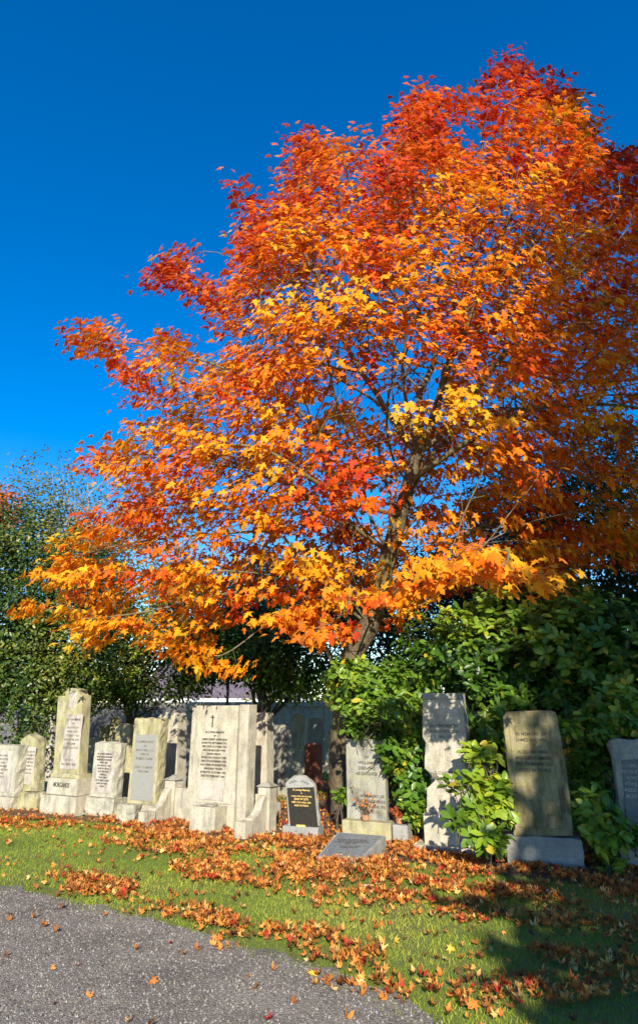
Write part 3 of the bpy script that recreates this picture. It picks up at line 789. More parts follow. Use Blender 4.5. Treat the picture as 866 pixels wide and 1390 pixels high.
# big cream monument with wings
g = Grave('monument', 'widest and tallest cream monument with scroll wings and long dark inscription', 'headstone', 274, 1131, yaw=-30)
x0, x1, a, b = g.rect(256, 290.5, 1130, 1096, 0)
bm_obj('vase_block', box_bm(x0, x1, 0, .26, -.02, b), M['cream'], g.root)
bm_obj('vase_lip', box_bm((x0 + x1) / 2 - .09, (x0 + x1) / 2 + .12, .06, .20, b + .001, b + .02), M['greystone'], g.root)
so, q = g.box('slab', 'cream', 258, 318, 1096, 958, .27, .15, z0=-.02)
zt = q[3]; xL, xR = q[0], q[1]
p2 = g.rect(318.3, 333, 1096, 958, .23)
bm_obj('pilaster', box_bm(p2[0] + .02, p2[1], .23, .44, -.02, zt + .012), M['cream'], g.root)
bm_obj('pilaster', box_bm(xL - .10, xL - .012, .30, .44, -.02, zt - .03), M['cream'], g.root)
for (xa, xb, za, zb) in ((xL + .07, xL + .085, .32, zt - .14), (xR - .06, xR - .045, .32, zt - .14), (xL + .085, xR - .06, .32, .34)):
    bm_obj('border_strip', box_bm(xa, xb, .262, .275, za, zb, chip=0), M['cream'], g.root)
tx = g.loc(290, 1030, .27)[0]; tz = g.loc(290, 992, .27)[1]
inscription(g.root, ['IN LOVING MEMORY', 'OF', 'JOSEPH ROBERT ROBERTSON', 'BORN 9TH SEPTEMBER 1912', 'DIED 29TH OCTOBER 1953', 'AND HIS BELOVED WIFE', 'AGNES WILKIE', 'BORN 24TH AUGUST 1908', 'DIED 5TH NOVEMBER 1994', 'ALSO THEIR SON ROBERTSON', 'MARGARET FRASER', 'BORN 9TH OCTOBER 1945', 'DIED 8TH FEBRUARY 2001'], tx, tz, .268, .46, .0485, M['letter'])
pn = bm_obj('stain_panel', box_bm(tx - .22, tx + .21, .266, .272, .36, .62, chip=0), M['pale'], g.root)
cx_, cz_ = g.loc(289, 975, .27)
bm = bmesh.new()
def addbox(bm, x0, x1, y0, y1, z0, z1):
    r = bmesh.ops.create_cube(bm, size=1)
    for v in r['verts']: v.co = Vector(((x0 + x1) / 2 + v.co.x * (x1 - x0), (y0 + y1) / 2 + v.co.y * (y1 - y0), (z0 + z1) / 2 + v.co.z * (z1 - z0)))
addbox(bm, cx_ - .008, cx_ + .008, .262, .272, cz_ - .13, cz_ + .04); addbox(bm, cx_ - .035, cx_ + .035, .263, .271, cz_ + .005, cz_ + .018)
bm_obj('cross_emblem', bm, M['letter'], g.root)
def wing(side, post_px, end_px, low):
    # post with pyramid cap, low wall to the slab, scroll wall running forward, end block
    ex = g.loc(end_px[0], end_px[1], 0)[0]
    w = .15
    yo = .42
    hb = .30 if side > 0 else .28
    def blk(nm, x0, x1, y0, y1, z0, z1): return bm_obj(nm, box_bm(x0, x1, y0, y1, z0, z1), M['cream'], g.root)
    fy = -.10
    e = blk('end_block', ex - w / 2 - .01, ex + w / 2 + .01, fy, fy + .19, -.02, .19)
    prof = [(fy + .19, -.02), (yo, -.02), (yo, .46), (yo - .05, .45), (yo - .10, .40), (yo - .15, .30), (yo - .22, .24), (fy + .19, .215)]
    bm = slab_bm([(y, z) for y, z in prof], ex - w / 2 + .015, ex + w / 2 - .015)
    for v in bm.verts: v.co = Vector((v.co.y, v.co.x, v.co.z))
    bm_obj('scroll_wall', bm, M['cream'], g.root)
    ph = .56
    p = blk('post', ex - .10, ex + .10, yo + .001, yo + .19, -.02, ph)
    bm = bmesh.new(); vs = [bm.verts.new(c) for c in ((ex - .12, yo - .02, ph + .001), (ex + .12, yo - .02, ph + .001), (ex + .12, yo + .21, ph + .001), (ex - .12, yo + .21, ph + .001))]
    ap = bm.verts.new((ex, yo + .095, ph + .075)); bm.faces.new(vs[::-1])
    for i in range(4): bm.faces.new((vs[i], vs[(i + 1) % 4], ap))
    c = bm_obj('post_cap', bm, M['greystone'], g.root)
    if side < 0: blk('wing_wall', ex + .101, xL - .105, yo + .02, yo + .15, -.02, .46)
    else: blk('wing_wall', p2[1] + .005, ex - .101, yo + .02, yo + .15, -.02, .46)
wing(-1, None, (199, 1118), 0)
wing(1, None, (331, 1140), 0)

# black memorial
g = Grave('headstone', 'small black granite tablet with gold lettering in a rustic grey surround', 'headstone', 410, 1138, yaw=-20)
g.box('base', 'granite', 383, 432, 1138, 1123, 0, .22, z0=-.02)
g.shape('slab', 'granite', [(391.5, 1122), (387, 1063.5), (392, 1058.5), (398, 1054.5), (405, 1053), (413, 1055.5), (420, 1060), (425.5, 1066), (432.5, 1122)], .05, .11, rough=.02)
po = [g.loc(*p, .046) for p in [(394, 1122), (389.5, 1070), (426, 1069), (431.5, 1122)]]
bm_obj('tablet', slab_bm(po, .042, .052, bev=.002, chip=0), M['black'], g.root)
tx = g.loc(409, 1090, .04)[0]; tz = g.loc(409, 1071, .04)[1]
inscription(g.root, ['In Loving Memory', 'OF', 'A DEAR WIFE AND MOTHER', 'JEAN W LEYS', 'DIED 12TH APRIL 1982', 'AGED 82 YEARS'], tx, tz, .041, .30, .037, M['gold'], sizes=[1.15, .7, .8, 1.2, .95, 1.0])
lx, lz = g.loc(405.5, 1060, .045)
inscription(g.root, ['L'], lx, lz + .04, .049, .2, .075, M['pale'], name='initial')
bm = bmesh.new()
for s in (-1, 1):
    for k in range(5):
        a = (lx + s * (.04 + .022 * k), lz - .012 + .012 * (k % 2) - .006 * k)
        r = bmesh.ops.create_circle(bm, cap_ends=True, segments=6, radius=.011)
        for v in r['verts']: v.co = Vector((a[0] + v.co.x * 1.5, .047, a[1] + v.co.y * .8))
bm_obj('leaf_carving', bm, M['slategrey'], g.root)
vx = g.loc(408, 1122, .0)[0]
g.box('name_plaque', 'gold', 402, 414, 1124, 1120.5, .012, .03, chip=0)

# dull grey headstone behind the dried flowers
g = Grave('headstone', 'dull grey headstone shaded by laurel with dried flowers standing on its base', 'headstone', 497, 1145, yaw=-24)
bx, q = g.box('base', 'mossy', 464, 531, 1145, 1116, 0, .32, z0=-.02)
zb = q[3]; gk = g
ss, q = g.box('slab', 'greystone', 470.5, 525, 1114, 1004, .13, .11, z0=None)
tx = g.loc(503, 1060, .13)[0]; tz = g.loc(503, 1078, .13)[1]
inscription(g.root, ['IN MEMORY OF', 'SELENA C KURICK', 'DIED 7TH JUNE 1956', 'AGED 51'], tx + .02, tz, .129, .34, .060, M['letter'])
inscription(g.root, ['OF', 'WILLIAM J', 'DIED 1942', 'HIS DAUGHTER'], tx - .05, g.loc(503, 1025, .13)[1], .129, .30, .066, M['letter'])

# flat tilted tablet
c = [G(429, 1164, .05), G(492, 1166, .06), G(524, 1135, .17), G(458, 1130, .17)]
g = thing('memorial_tablet', 'low tilted grey tablet lying in fallen leaves in front of the row', 'grave tablet', ((c[0] + c[1]) / 2) * [1, 1, 0])
O = np.array(g.location)
bm = bmesh.new()
top = [bm.verts.new(p - O) for p in c]; bot = [bm.verts.new((p - O) * [1, 1, 0] + [0, 0, -.02]) for p in c]
bm.faces.new(top); bm.faces.new(bot[::-1])
for i in range(4): bm.faces.new((top[i], bot[i], bot[(i + 1) % 4], top[(i + 1) % 4]))
bmesh.ops.bevel(bm, geom=list(bm.edges), offset=.008, segments=2, affect='EDGES')
bm_obj('slab', bm, M['granite'], g)
cc = sum(c) / 4; ux = unit(c[1] - c[0]); uy = unit((c[3] + c[2]) / 2 - (c[0] + c[1]) / 2); un = unit(np.cross(ux, uy)); uy = np.cross(un, ux)
ins = [cc + (p - cc) * .88 + un * .004 for p in c]
bm = bmesh.new(); vs = [bm.verts.new(p - O) for p in ins]; vt = [bm.verts.new(p - O + un * .004) for p in ins]
bm.faces.new(vt)
for i in range(4): bm.faces.new((vs[i], vs[(i + 1) % 4], vt[(i + 1) % 4], vt[i]))
bm_obj('face_plate', bm, plain('tablet_slate', (.17, .19, .20), .45), g)
t = inscription(None, ['IN EVER LOVING MEMORY', 'OF OUR DEAR PARENTS', 'THOMAS AND HELEN GRANT', 'DIED 1961', '', 'ALSO THEIR SON', 'JAMES GRANT'], 0, .16, 0, .42, .040, M['letter'])
t.parent = g
from mathutils import Matrix
t.matrix_parent_inverse = Matrix.Identity(4)
pc = cc + un * .0085 - O
mat = Matrix(((ux[0], -un[0], uy[0], pc[0]), (ux[1], -un[1], uy[1], pc[1]), (ux[2], -un[2], uy[2], pc[2]), (0, 0, 0, 1)))
t.matrix_basis = mat

# flower vase block and dried flowers
g = Grave('flower_block', 'small square grey stone vase block with engraved face beside the dull headstone', 'vase block', 543, 1149, yaw=-24)
o, q = g.box('block', 'granite', 533, 554, 1149, 1121, 0, .2, z0=-.01)
inscription(o, ['FROM', 'HIS LOVING', 'FAMILY'], (q[0] + q[1]) / 2, q[3] - .04, -.001, (q[1] - q[0]) * .8, .05, M['pale'])
vb = g; vbz = q[3]; vbc = g.O + g.dx * (q[0] + q[1]) / 2 + g.dy * .1
def dried(name, label, base, n, h, spread, stops, leafn, lsz, lean=(0, 0)):
    root = thing(name, label, 'dried flowers', base)
    bm = bmesh.new()
    bmesh.ops.create_cone(bm, cap_ends=True, segments=14, radius1=.04, radius2=.055, depth=.06)
    for v in bm.verts: v.co.z += .031
    bm_obj('holder', bm, M['terracotta'], root)
    ch, tips = [], []
    for i in range(n):
        a = rng.uniform(0, 6.28); l = h * rng.uniform(.6, 1.1)
        e = np.array([math.cos(a) * spread * rng.uniform(.3, 1) + lean[0], math.sin(a) * spread * .5 + lean[1], .05 + l])
        c = curve_chain((0, 0, .04), e, .004, .002, .05, 6, .05); ch.append(c); tips.append(e)
    tubes_mesh('stalks', ch, M['drygrey'], root)
    tips = np.array(tips); src = rng.integers(0, n, leafn)
    f = rng.uniform(0, 1, leafn)[:, None] ** .8
    pos = np.array([0, 0, .05]) + (tips[src] - [0, 0, .05]) * f + rng.normal(0, .018, (leafn, 3)); pos[:, 2] = np.maximum(pos[:, 2], .03)
    X, Yv, Z = frames(rng.normal(0, 1, (leafn, 3)) + [0, -.8, .4], rng.normal(0, 1, (leafn, 3)))
    col = palette(rng.uniform(0, 1, leafn), stops)
    leaves_mesh('petals', MAPLE[0], MAPLE[1], pos, X, Yv, Z, rng.uniform(.6, 1.1, leafn) * lsz, col, M['litter'], root)
pb = gk.O + gk.dx * gk.loc(496, 1112, .06)[0] + gk.dy * .06; pb[2] = zb + .006
dried('dried_bouquet', 'withered orange bouquet with bare dark stalks on the dull grey stone base', pb, 15, .32, .22, [(0, (.35, .12, .03)), (.6, (.6, .2, .04)), (1, (.5, .3, .08))], 42, .045)
vbc[2] = vbz + .006
dried('dried_wreath', 'shrivelled red brown flowers on top of the square vase block', vbc - gk.dx * .03, 10, .11, .17, [(0, (.16, .03, .012)), (.6, (.36, .08, .02)), (1, (.55, .16, .03))], 95, .06)

# ornate stepped stone
g = Grave('headstone', 'ornate tall stone with notched scroll shoulders dappled by leaf shadow', 'headstone', 605, 1160, yaw=-24)
g.box('step', 'cream', 561, 650, 1163, 1151, 0, .55, z0=-.02)
g.box('plinth', 'cream', 576, 642, 1150, 1107, .12, .34)
g.box('moulding', 'cream', 578, 641, 1107, 1100, .15, .28, bev=.02)
g.shape('slab', 'cream', [(579, 1099), (579, 1071), (590, 1060), (591, 1051), (584, 1050), (576, 1044), (576, 1026), (582, 1020), (583, 1013), (577, 1008), (573, 1001), (573.5, 945), (627, 943.5), (634, 1001), (629, 1008), (627, 1013), (634, 1020), (645, 1024), (647, 1042), (640, 1050), (632, 1052), (634, 1060), (644, 1071), (642, 1099)], .18, .18, step=.06)
g.box('cap', 'greystone', 573, 627, 950, 941, .165, .21)
tx = g.loc(604, 1010, .18)[0]
inscription(g.root, ['IN LOVING MEMORY', 'ROBERT DOUGLAS', 'BORN 1874'], tx, g.loc(604, 982, .18)[1], .178, .36, .065, M['worn'])
inscription(g.root, ['ELIZABETH', 'AND HER SON'], tx - .04, g.loc(604, 1046, .18)[1], .178, .34, .06, M['worn'])

# leaning green stained stone
g = Grave('headstone', 'large algae stained stone with rounded corners leaning left on a rough grey base', 'headstone', 742, 1180, yaw=-16)
g.box('base', 'granite', 690, 794, 1181, 1138, 0, .30, rock=.018, z0=-.02)
g.shape('slab', 'greenslab', [(697, 1136), (683.5, 985), (682.5, 974), (687, 967.5), (694, 966), (748, 965), (754, 967), (757, 975), (768, 1040), (774, 1085), (779, 1136)], .05, .17, step=.05, rough=.006)
po = [g.loc(*p, .045) for p in [(704.5, 1124), (690.5, 984), (744, 982), (752, 1040), (766, 1126)]]
bm_obj('panel', slab_bm(po, .042, .056, bev=.004, chip=.001), M['greenslab'], g.root)
tx = g.loc(722, 1020, .042)[0]; tz = g.loc(722, 998, .042)[1]
inscription(g.root, ['IN MEMORY OF', 'JAMES BROWN', '', 'ALSO HIS WIFE', 'MAGDALEN DRUMMOND', 'DIED 9TH JANUARY 1952', 'AGED 86 YEARS'], tx + .005, tz + .04, .041, .37, .062, M['letter'])

# right edge stone
g = Grave('headstone', 'dark slate faced stone with scrolled cap cut by the right edge of the photo', 'headstone', 880, 1186, yaw=-16)
g.box('base', 'granite', 845, 925, 1187, 1145, 0, .3, z0=-.02)
g.shape('slab', 'greystone', [(845, 1143), (834, 1035), (830, 1022), (826, 1014), (828, 1006), (836, 1003), (860, 1006), (885, 1002), (897, 1004), (899, 1014), (893, 1023), (900, 1143)], .06, .16, rough=.012)
po = [g.loc(*p, .055) for p in [(851, 1120), (843, 1032), (890, 1030), (897, 1120)]]
bm_obj('panel', slab_bm(po, .05, .066, bev=.003, chip=0), M['slategrey'], g.root)
inscription(g.root, ['IN LOVING MEMORY OF', 'PETER STEWART', 'WHO DIED', '4TH JULY 1944', 'AGED 66 YEARS', 'ALSO HIS WIFE', 'ANN'], g.loc(868, 1060, .05)[0], g.loc(868, 1036, .05)[1], .049, .33, .06, M['pale'])

# second row and background stones
def back(label, mat, pts, Y, depth=.16, yaw=-28, basew=None, panel=None, pmat='darkpanel', rough=0., name='headstone', plinth=True):
    cx = sum(p[0] for p in pts) / len(pts)
    g = Grave(name, label, 'headstone', cx, Y=Y, yaw=yaw, group='headstones of the rear rows')
    zb = .18 if plinth else -.02
    o = [g.loc(x, y, 0) for x, y in pts]; zm = min(p[1] for p in o)
    o = [(p[0], zb + .001 if p[1] < zm + .06 else p[1]) for p in o]
    bm_obj('slab', slab_bm(o, 0, depth, rough, step=.06), M[mat], g.root)
    xs = [p[0] for p in o]
    if plinth: bm_obj('base', box_bm(min(xs) - .09, max(xs) + .09, -.08, depth + .08, -.02, zb), M[mat], g.root)
    if panel:
        x0, x1, a, b = g.rect(*panel, -.01); bm_obj('panel', box_bm(x0, x1, -.012, .01, a, b, chip=0), M[pmat], g.root)
    return g
back('cream stone with rounded shoulders behind the plain square topped stone, its lower half in shadow', 'cream', [(214, 1066), (213, 975), (218, 970), (222, 966), (232, 964), (239, 968), (241, 973), (240, 1066)], 12.0, depth=.26)
back('square stone in deep shadow standing just behind the wide cream monument', 'cream', [(330, 1075), (330, 968), (362, 968), (362, 1075)], 11.15, depth=.22)
back('rough yellowish rear stone half hidden behind the short white panelled stone', 'mossy', [(155, 1085), (157, 987), (165, 984), (176, 984), (176, 1085)], 12.6, rough=.03, plinth=False)
back('small rounded pale stone peeping out right of the tall domed stone', 'cream', [(121, 1030), (121, 1004), (124, 1001), (128, 1001), (131, 1004), (131, 1030)], 17, depth=.14)
back('square lichen topped stone far behind the short white panelled stone', 'mossy', [(133, 1030), (134, 986), (146, 985), (147, 1030)], 16, depth=.2)
back('slim round topped stone far behind, beside the square lichen topped one', 'mossy', [(148, 1030), (149, 982), (151, 976), (155, 974), (159, 977), (160, 1030)], 15.5, depth=.16)
back('pale stone glimpsed through the shrub left of the tall domed stone', 'pale', [(56, 1030), (57, 975), (61, 970), (68, 970), (72, 975), (72, 1030)], 13.6, depth=.12)
back('slim grey stone in the gap between the rear cream stone and the monument', 'granite', [(246, 1040), (246, 980), (250, 975), (255, 978), (255, 1040)], 15.5)
back('mottled grey stone with square top behind the black tablet on its left', 'greystone', [(369, 1044), (369, 989), (371, 984), (387, 984), (389, 989), (389, 1044)], 13.4, depth=.2)
back('dark blotched round topped stone in the gap behind the black tablet', 'rough', [(396, 1012), (396, 975), (400, 969), (409, 969), (414, 975), (413, 1012)], 17.5, depth=.18)
back('broad low slate blue stone behind the black tablet on its right', 'granite', [(415, 1005), (415, 975), (440, 975), (440, 1005)], 19, depth=.2)
back('tiny pale stone beside the maple trunk in the distance', 'cream', [(441, 1010), (441, 992), (448, 992), (449, 1010)], 18, depth=.2)
back('reddish brown granite stone in dappled grass behind the black tablet', 'redstone', [(413, 1045), (413, 1014), (417, 1009), (428, 1009), (431, 1014), (431, 1045)], 14.2, depth=.22)
back('small squat cream stone in the distance under the maple branches', 'cream', [(388, 1020), (388, 1003), (394, 1003), (394, 1020)], 19.5, depth=.2)

# ------------------------------------------------------------------ boundary wall and house
w = thing('boundary_wall', 'old brick boundary wall coloured dark for shade, behind the left and middle headstones', 'wall', (0, 24, 0))
bm_obj('wall_face', box_bm(-17, -4.6, 0, .3, -.02, 1.62, bev=.004), M['brick'], w)  # shade on this stretch is painted into the brick colour
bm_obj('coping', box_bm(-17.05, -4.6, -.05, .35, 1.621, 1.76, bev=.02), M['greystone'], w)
w = thing('boundary_wall', 'pale coped stone boundary wall behind the black tablet and the maple trunk', 'wall', (0, 22.6, 0))
bm_obj('wall_face', box_bm(-4.4, 14, 0, .3, -.02, 1.60, bev=.004), M['rough'], w)
bm_obj('coping', box_bm(-4.45, 14, -.05, .35, 1.601, 1.76, bev=.02), M['cream'], w)
h = thing('house', 'low house with purple slate roof and white dormer beyond the wall', 'house', (-6.0, 40, 0))
def hb(nm, mat, x0, x1, y0, y1, z0, z1, par=None): return bm_obj(nm, box_bm(x0, x1, y0, y1, z0, z1, bev=.01, chip=0), M[mat], par or h)
hb('wall', 'white', -4.5, 5, 0, 6, -.02, 1.95)
bm = bmesh.new()
v = [bm.verts.new(p) for p in ((-4.9, -.4, 2.0), (5.4, -.4, 2.0), (5.4, 6.4, 2.0), (-4.9, 6.4, 2.0), (-4.0, 3, 4.6), (4.5, 3, 4.6))]
bm.faces.new((v[0], v[1], v[5], v[4])); bm.faces.new((v[2], v[3], v[4], v[5])); bm.faces.new((v[1], v[2], v[5])); bm.faces.new((v[3], v[0], v[4])); bm.faces.new((v[3], v[2], v[1], v[0]))
rf = bm_obj('roof', bm, M['slate'], h)
hb('fascia', 'white', -4.9, 5.4, -.46, -.41, 1.8, 2.06)
for wx in (-3.5, -1.0, 1.4, 3.6):
    wd = hb('window', 'glass', wx, wx + 1.1, -.03, -.005, .7, 1.7)
    hb('frame', 'white', wx + .5, wx + .58, -.06, -.032, .7, 1.7, wd)
d = hb('dormer', 'white', -.35, .95, 1.0, 3.0, 2.9, 4.1)
hb('window', 'glass', -.15, .75, .96, .99, 3.1, 3.9, d)
hb('porch', 'white', -3.6, -1.1, -1.6, -.5, -.02, 2.05)
hb('chimney', 'terracotta', 2.6, 3.3, 2.7, 3.4, 4.3, 5.6)
h2 = thing('lamp_post', 'thin dark post standing in front of the distant slate roof', 'post', (P(307, 990, 22) * [1, 1, 0]))
tubes_mesh('pole', [(np.array([(0, 0, 0), (0, 0, 1.2), (0, 0, 2.75)]), np.array([.06, .05, .05]))], M['drygrey'], h2)
bm = bmesh.new(); bmesh.ops.create_uvsphere(bm, u_segments=12, v_segments=8, radius=.12)
for v_ in bm.verts: v_.co.z += 2.86
bm_obj('lamp_head', bm, M['drygrey'], h2)
leafy('hedge', 'clipped olive green hedge behind the boundary wall', 'shrub', (-.6, 27.5, 0), [((-1.3, 27.5, 1.2), (2.2, .8, 1.45)), ((1.5, 27.5, 1.2), (2.0, .8, 1.25)), ((4.5, 27.5, 1.2), (2.4, .9, 1.5))],
      1800, 7, .12, .12, [(0, (.05, .07, .015)), (.6, (.16, .17, .04)), (1, (.35, .22, .05))], OVAL, 'foliage', trunk_r=.08, limbs=10, gap=-.2)
# far tree line so nothing but foliage and sky meets the horizon
for i, (x, y, rx, rz, hz) in enumerate([(-22, 46, 6, 3.2, 3), (-10, 52, 6, 2.2, 2.2), (4, 50, 6, 2.6, 2.6), (14, 44, 6, 3.6, 4), (26, 46, 7, 4, 4)]):
    leafy('distant_tree', ['distant green tree far left beyond the wall', 'distant low tree behind the house', 'distant tree right of the house beyond the wall', 'distant broad tree far right behind the laurel', 'distant tree at far right beyond the frame edge'][i],
          'tree', (x, y, 0), [((x, y, hz), (rx, 2.5, rz))], 700, 7, .45, .40, GREENS, OVAL, 'foliage', trunk_r=.3, limbs=10, gap=-.1, group='trees beyond the wall')

# ------------------------------------------------------------------ ground, bed, path
bm = bmesh.new(); v = [bm.verts.new(p) for p in ((-600, -600, 0), (600, -600, 0), (600, 900, 0), (-600, 900, 0))]; bm.faces.new(v)
tag(bm_obj('ground', bm, M['lawn']), kind='structure')
def sheet(name, pts, z, mat, jag=.04, step=.08):
    o = resample(pts, step); bm = bmesh.new()
    vs = [bm.verts.new((p[0] + jag * mnoise.noise(Vector((p[0] * 3, p[1] * 3, 0))) * 2 + rng.normal(0, jag * .25), p[1] + jag * mnoise.noise(Vector((p[0] * 3, p[1] * 3, 9))) * 2 + rng.normal(0, jag * .25), z)) for p in o]
    f = bm.faces.new(vs); bmesh.ops.triangulate(bm, faces=[f])
    return tag(bm_obj(name, bm, mat), kind='structure')
def gp(px, py): q = G(px, py); return (q[0], q[1])
bed = [gp(-60, 1104), gp(60, 1112), gp(150, 1119), gp(260, 1137), gp(380, 1147), gp(430, 1172), gp(560, 1172), gp(640, 1184), gp(760, 1198), gp(930, 1214), (6.5, 11), (2, 13.5), (-4, 15.5), (-9, 16)]
sheet('soil_bed', bed, .004, M['soil'], .05)
pathp = [gp(-80, 1193), gp(0, 1207), gp(60, 1215), gp(130, 1232), gp(200, 1247), gp(270, 1268), gp(330, 1286), gp(400, 1302), gp(480, 1330), gp(600, 1388), (1.2, 3.0), (2.2, 1.0), (2.5, -4), (-9, -4), (-9, 9.2)]
sheet('gravel_path', pathp, .008, M['gravel'], .08)
bed_poly = np.array(bed); path_poly = np.array(pathp)

# ---- pebbles
n = 110000
x = rng.uniform(-4.5, 1.8, n); y = rng.uniform(3.6, 8.2, n)
k = inside(x, y, path_poly); x, y = x[k], y[k]; n = len(x)
PEB = ([(0, 0, .5), (.5, .1, 0), (.05, .5, .05), (-.5, .05, 0), (0, -.5, .05)], [(0, 1, 2), (0, 2, 3), (0, 3, 4), (0, 4, 1)])
X = unit(np.stack([rng.normal(0, 1, n), rng.normal(0, 1, n), np.zeros(n)], -1)); Z = np.tile([0, 0, 1.], (n, 1)); Yv = np.cross(Z, X)
col = palette(rng.uniform(0, 1, n), [(0, (.08, .066, .052)), (.5, (.24, .21, .175)), (.92, (.42, .38, .33)), (1, (.55, .51, .46))])
tag(leaves_mesh('gravel_chippings', PEB[0], PEB[1], np.stack([x, y, np.full(n, .007)], -1), X, Yv, Z, rng.uniform(.006, .017, n) , col, M['litter']), kind='stuff')

# ---- grass blades
def blades(name, n, xr, yr, hmin, hmax, wid, skipbed=True):
    x = rng.uniform(*xr, n); y = rng.uniform(*yr, n)
    k = ~inside(x, y, path_poly) | (rng.uniform(0, 1, n) < .75 * np.clip(1 - sdist(x, y, path_poly) / .16 + .6 * np.sin(x * 9 + y * 7), 0, 1) * (sdist(x, y, path_poly) < .22))
    if skipbed: k &= (~inside(x, y, bed_poly)) | (rng.uniform(0, 1, n) < .05)
    pr = project(np.stack([x, y, np.zeros(n)], -1)); k &= (pr[:, 0] > -160) & (pr[:, 0] < 1150)
    x, y = x[k], y[k]; n = len(x)
    p = np.stack([x, y, np.zeros(n)], -1)
    tip = np.stack([rng.normal(0, .55, n), rng.normal(0, .55, n), np.ones(n)], -1)
    nor = np.stack([rng.normal(0, 1, n), rng.normal(0, 1, n), np.zeros(n)], -1)
    X, Yv, Z = frames(nor, tip)
    B = ([(-.5 * wid, 0, 0), (.5 * wid, 0, 0), (.3 * wid, .6, .08), (0, 1, .3), (-.3 * wid, .6, .08)], [(0, 1, 2), (0, 2, 4), (4, 2, 3)])
    t = np.array([mnoise.noise(Vector((a * .9, b * .9, 0))) for a, b in zip(x, y)]) + rng.normal(0, .2, n) + .4
    col = palette(t, [(0, (.16, .25, .016)), (.5, (.33, .43, .028)), (.9, (.52, .50, .06)), (1.3, (.62, .52, .16))])
    return tag(leaves_mesh(name, B[0], B[1], p, X, Yv, Z, rng.uniform(hmin, hmax, n), col, M['grassb']), kind='stuff')
blades('grass', 300000, (-7.5, 8), (3.2, 12.4), .014, .036, .15)
blades('rear_grass', 26000, (-7, 4), (12.5, 23.5), .05, .10, .12, False)

# ---- fallen leaves
def litter(name, n, size, extra=None):
    x = rng.uniform(-7.5, 8, n); y = rng.uniform(3.2, 16, n)
    pr = project(np.stack([x, y, np.zeros(n)], -1)); a, b = pr[:, 0], pr[:, 1]
    d = np.full(n, .022)
    for (cx, cy, rx, ry, k, ang) in [(30,1121,55,9,.55,0),(105,1122,45,6,.2,0),(225,1126,95,14,1.0,.06),(250,1150,95,14,.9,.05),(370,1150,60,12,.5,.08),(330,1190,105,17,.75,.12),(430,1180,90,22,1.0,.05),(490,1150,110,18,.9,.08),
              (560,1186,120,20,.8,.08),(610,1215,100,20,.9,.05),(500,1222,90,14,.5,.05),(130,1207,50,13,.95,0),(90,1195,45,6,.3,0),(205,1235,70,8,.5,.3),(170,1240,30,6,.5,.2),(300,1256,55,14,.95,.15),(320,1280,40,12,.8,0),(420,1272,62,15,.85,.1),(470,1300,80,14,.5,.1),(250,1232,40,10,.5,.1),
              (780,1180,150,15,.8,.1),(770,1225,120,24,.45,.1),(800,1270,120,26,.42,.1),(650,1240,90,18,.35,.1),(600,1175,90,13,.8,.1),(830,1205,80,16,.6,.1),(560,1345,160,30,.35,.2),(760,1330,130,40,.4,0),
              (480,1168,60,8,.8,0)]:
        ca, sa = math.cos(ang), math.sin(ang)
        u = ((a - cx) * ca + (b - cy) * sa) / rx; v = (-(a - cx) * sa + (b - cy) * ca) / ry
        e = u * u + v * v
        d = np.maximum(d, k * np.clip(1.5 - e, 0, 1) )
    nn = np.array([mnoise.noise(Vector((p * 2.3, q * 2.3, 3))) + .5 * mnoise.noise(Vector((p * 7, q * 7, 3))) for p, q in zip(x, y)])
    d = np.where(d > .03, d * np.clip(.60 + 1.9 * nn, .03, 1.2), d)
    onbed = inside(x, y, bed_poly); d = np.where(onbed, np.maximum(d, .10), d)
    onpath = inside(x, y, path_poly); d = np.where(onpath, np.where(d < .03, .006, d * .6), d)
    d = np.where(y > 12.5, .10, d)
    k = (rng.uniform(0, 1, n) < d) & (a > -160) & (a < 1150)
    x, y, d = x[k], y[k], d[k]; n = len(x)
    pos = np.stack([x, y, .022 + rng.uniform(0, .035, n) * np.clip(d * 1.3, .3, 1)], -1)
    onp = inside(x, y, path_poly); pos[onp, 2] = .018
    nor = np.array([0, 0, 1.]) + rng.normal(0, .6, (n, 3)); tip = rng.normal(0, 1, (n, 3)) * [1, 1, .2]
    X, Yv, Z = frames(nor, tip)
    t = rng.normal(.46, .28, n)
    col = palette(t, [(0, (.14, .055, .022)), (.3, (.36, .12, .025)), (.55, (.62, .21, .035)), (.8, (.78, .36, .08)), (1.0, (.72, .48, .18))])
    red = rng.uniform(0, 1, n) < .09; col[red] = (.45, .04, .02)
    yel = rng.uniform(0, 1, n) < .02; col[yel] = (.72, .42, .05)
    tv = np.array(MAPLE[0]); tv[:, 1] -= .4; tv[:, 2] = 1.7 * (tv[:, 0] ** 2 + .7 * tv[:, 1] ** 2) - .1 * np.abs(tv[:, 0])
    print('litter', n)
    return tag(leaves_mesh(name, tv, MAPLE[1], pos, X, Yv, Z, rng.uniform(.55, 1.15, n) * size, col, M['litter']), kind='stuff')
litter('fallen_leaves', 245000, .054)

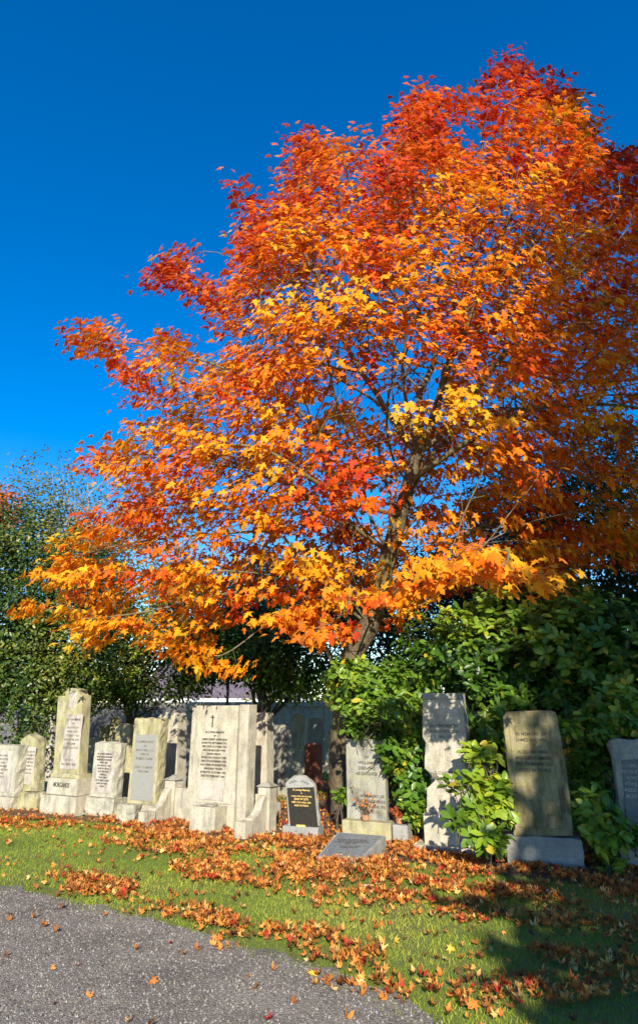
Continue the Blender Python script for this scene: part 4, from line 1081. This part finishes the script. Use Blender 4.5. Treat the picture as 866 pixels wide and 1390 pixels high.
# scraps of white paper on the lawn
for (px, py, s, lab) in [(752, 1218, .055, 'white scrap of paper on the shaded lawn at the right'), (500, 1210, .035, 'tiny white scrap among the orange leaves near the centre')]:
    bm = bmesh.new(); q = G(px, py)
    bmesh.ops.create_grid(bm, x_segments=5, y_segments=4, size=1)
    for v_ in bm.verts: v_.co = Vector((v_.co.x * s, v_.co.y * s * .7, .045 + .014 * mnoise.noise(Vector((v_.co.x * 2, v_.co.y * 2, px))) ))
    bmesh.ops.solidify(bm, geom=list(bm.faces), thickness=.001)
    o = bm_obj('paper_scrap', bm, M['white']); o.location = (q[0], q[1], 0); tag(o, lab, 'litter')

# ------------------------------------------------------------------ light
SUN_AZ, SUN_EL = R(1), R(26)      # azimuth measured from -Y towards +X
to_sun = Vector((math.sin(SUN_AZ) * math.cos(SUN_EL), -math.cos(SUN_AZ) * math.cos(SUN_EL), math.sin(SUN_EL)))
ld = bpy.data.lights.new('sun', 'SUN'); ld.energy = 4.8; ld.angle = R(.5); ld.color = (1, .92, .76)
lo = bpy.data.objects.new('sun', ld); COL.objects.link(lo); lo.rotation_euler = to_sun.to_track_quat('Z', 'Y').to_euler(); lo.location = (5, -12, 14)
world = bpy.data.worlds.new('World'); scene.world = world; world.use_nodes = True
nt = world.node_tree; nt.nodes.clear()
sky = nt.nodes.new('ShaderNodeTexSky'); sky.sky_type = 'NISHITA'; sky.sun_disc = False
sky.sun_elevation = SUN_EL
sky.sun_rotation = math.atan2(to_sun.x, to_sun.y)
sky.air_density = 1.0; sky.dust_density = 0.0; sky.ozone_density = 2.5; sky.altitude = 0
hs = nt.nodes.new('ShaderNodeHueSaturation'); hs.inputs['Saturation'].default_value = 1.5; hs.inputs['Hue'].default_value = 0.508
bg = nt.nodes.new('ShaderNodeBackground'); bg.inputs[1].default_value = 0.135
wo = nt.nodes.new('ShaderNodeOutputWorld')
nt.links.new(sky.outputs[0], hs.inputs['Color']); nt.links.new(hs.outputs[0], bg.inputs[0]); nt.links.new(bg.outputs[0], wo.inputs[0])
vs = scene.view_settings; vs.view_transform = 'Standard'; vs.look = 'None'; vs.exposure = 0.75; vs.gamma = 1.0
scene.cycles.max_bounces = 6; scene.cycles.transparent_max_bounces = 4
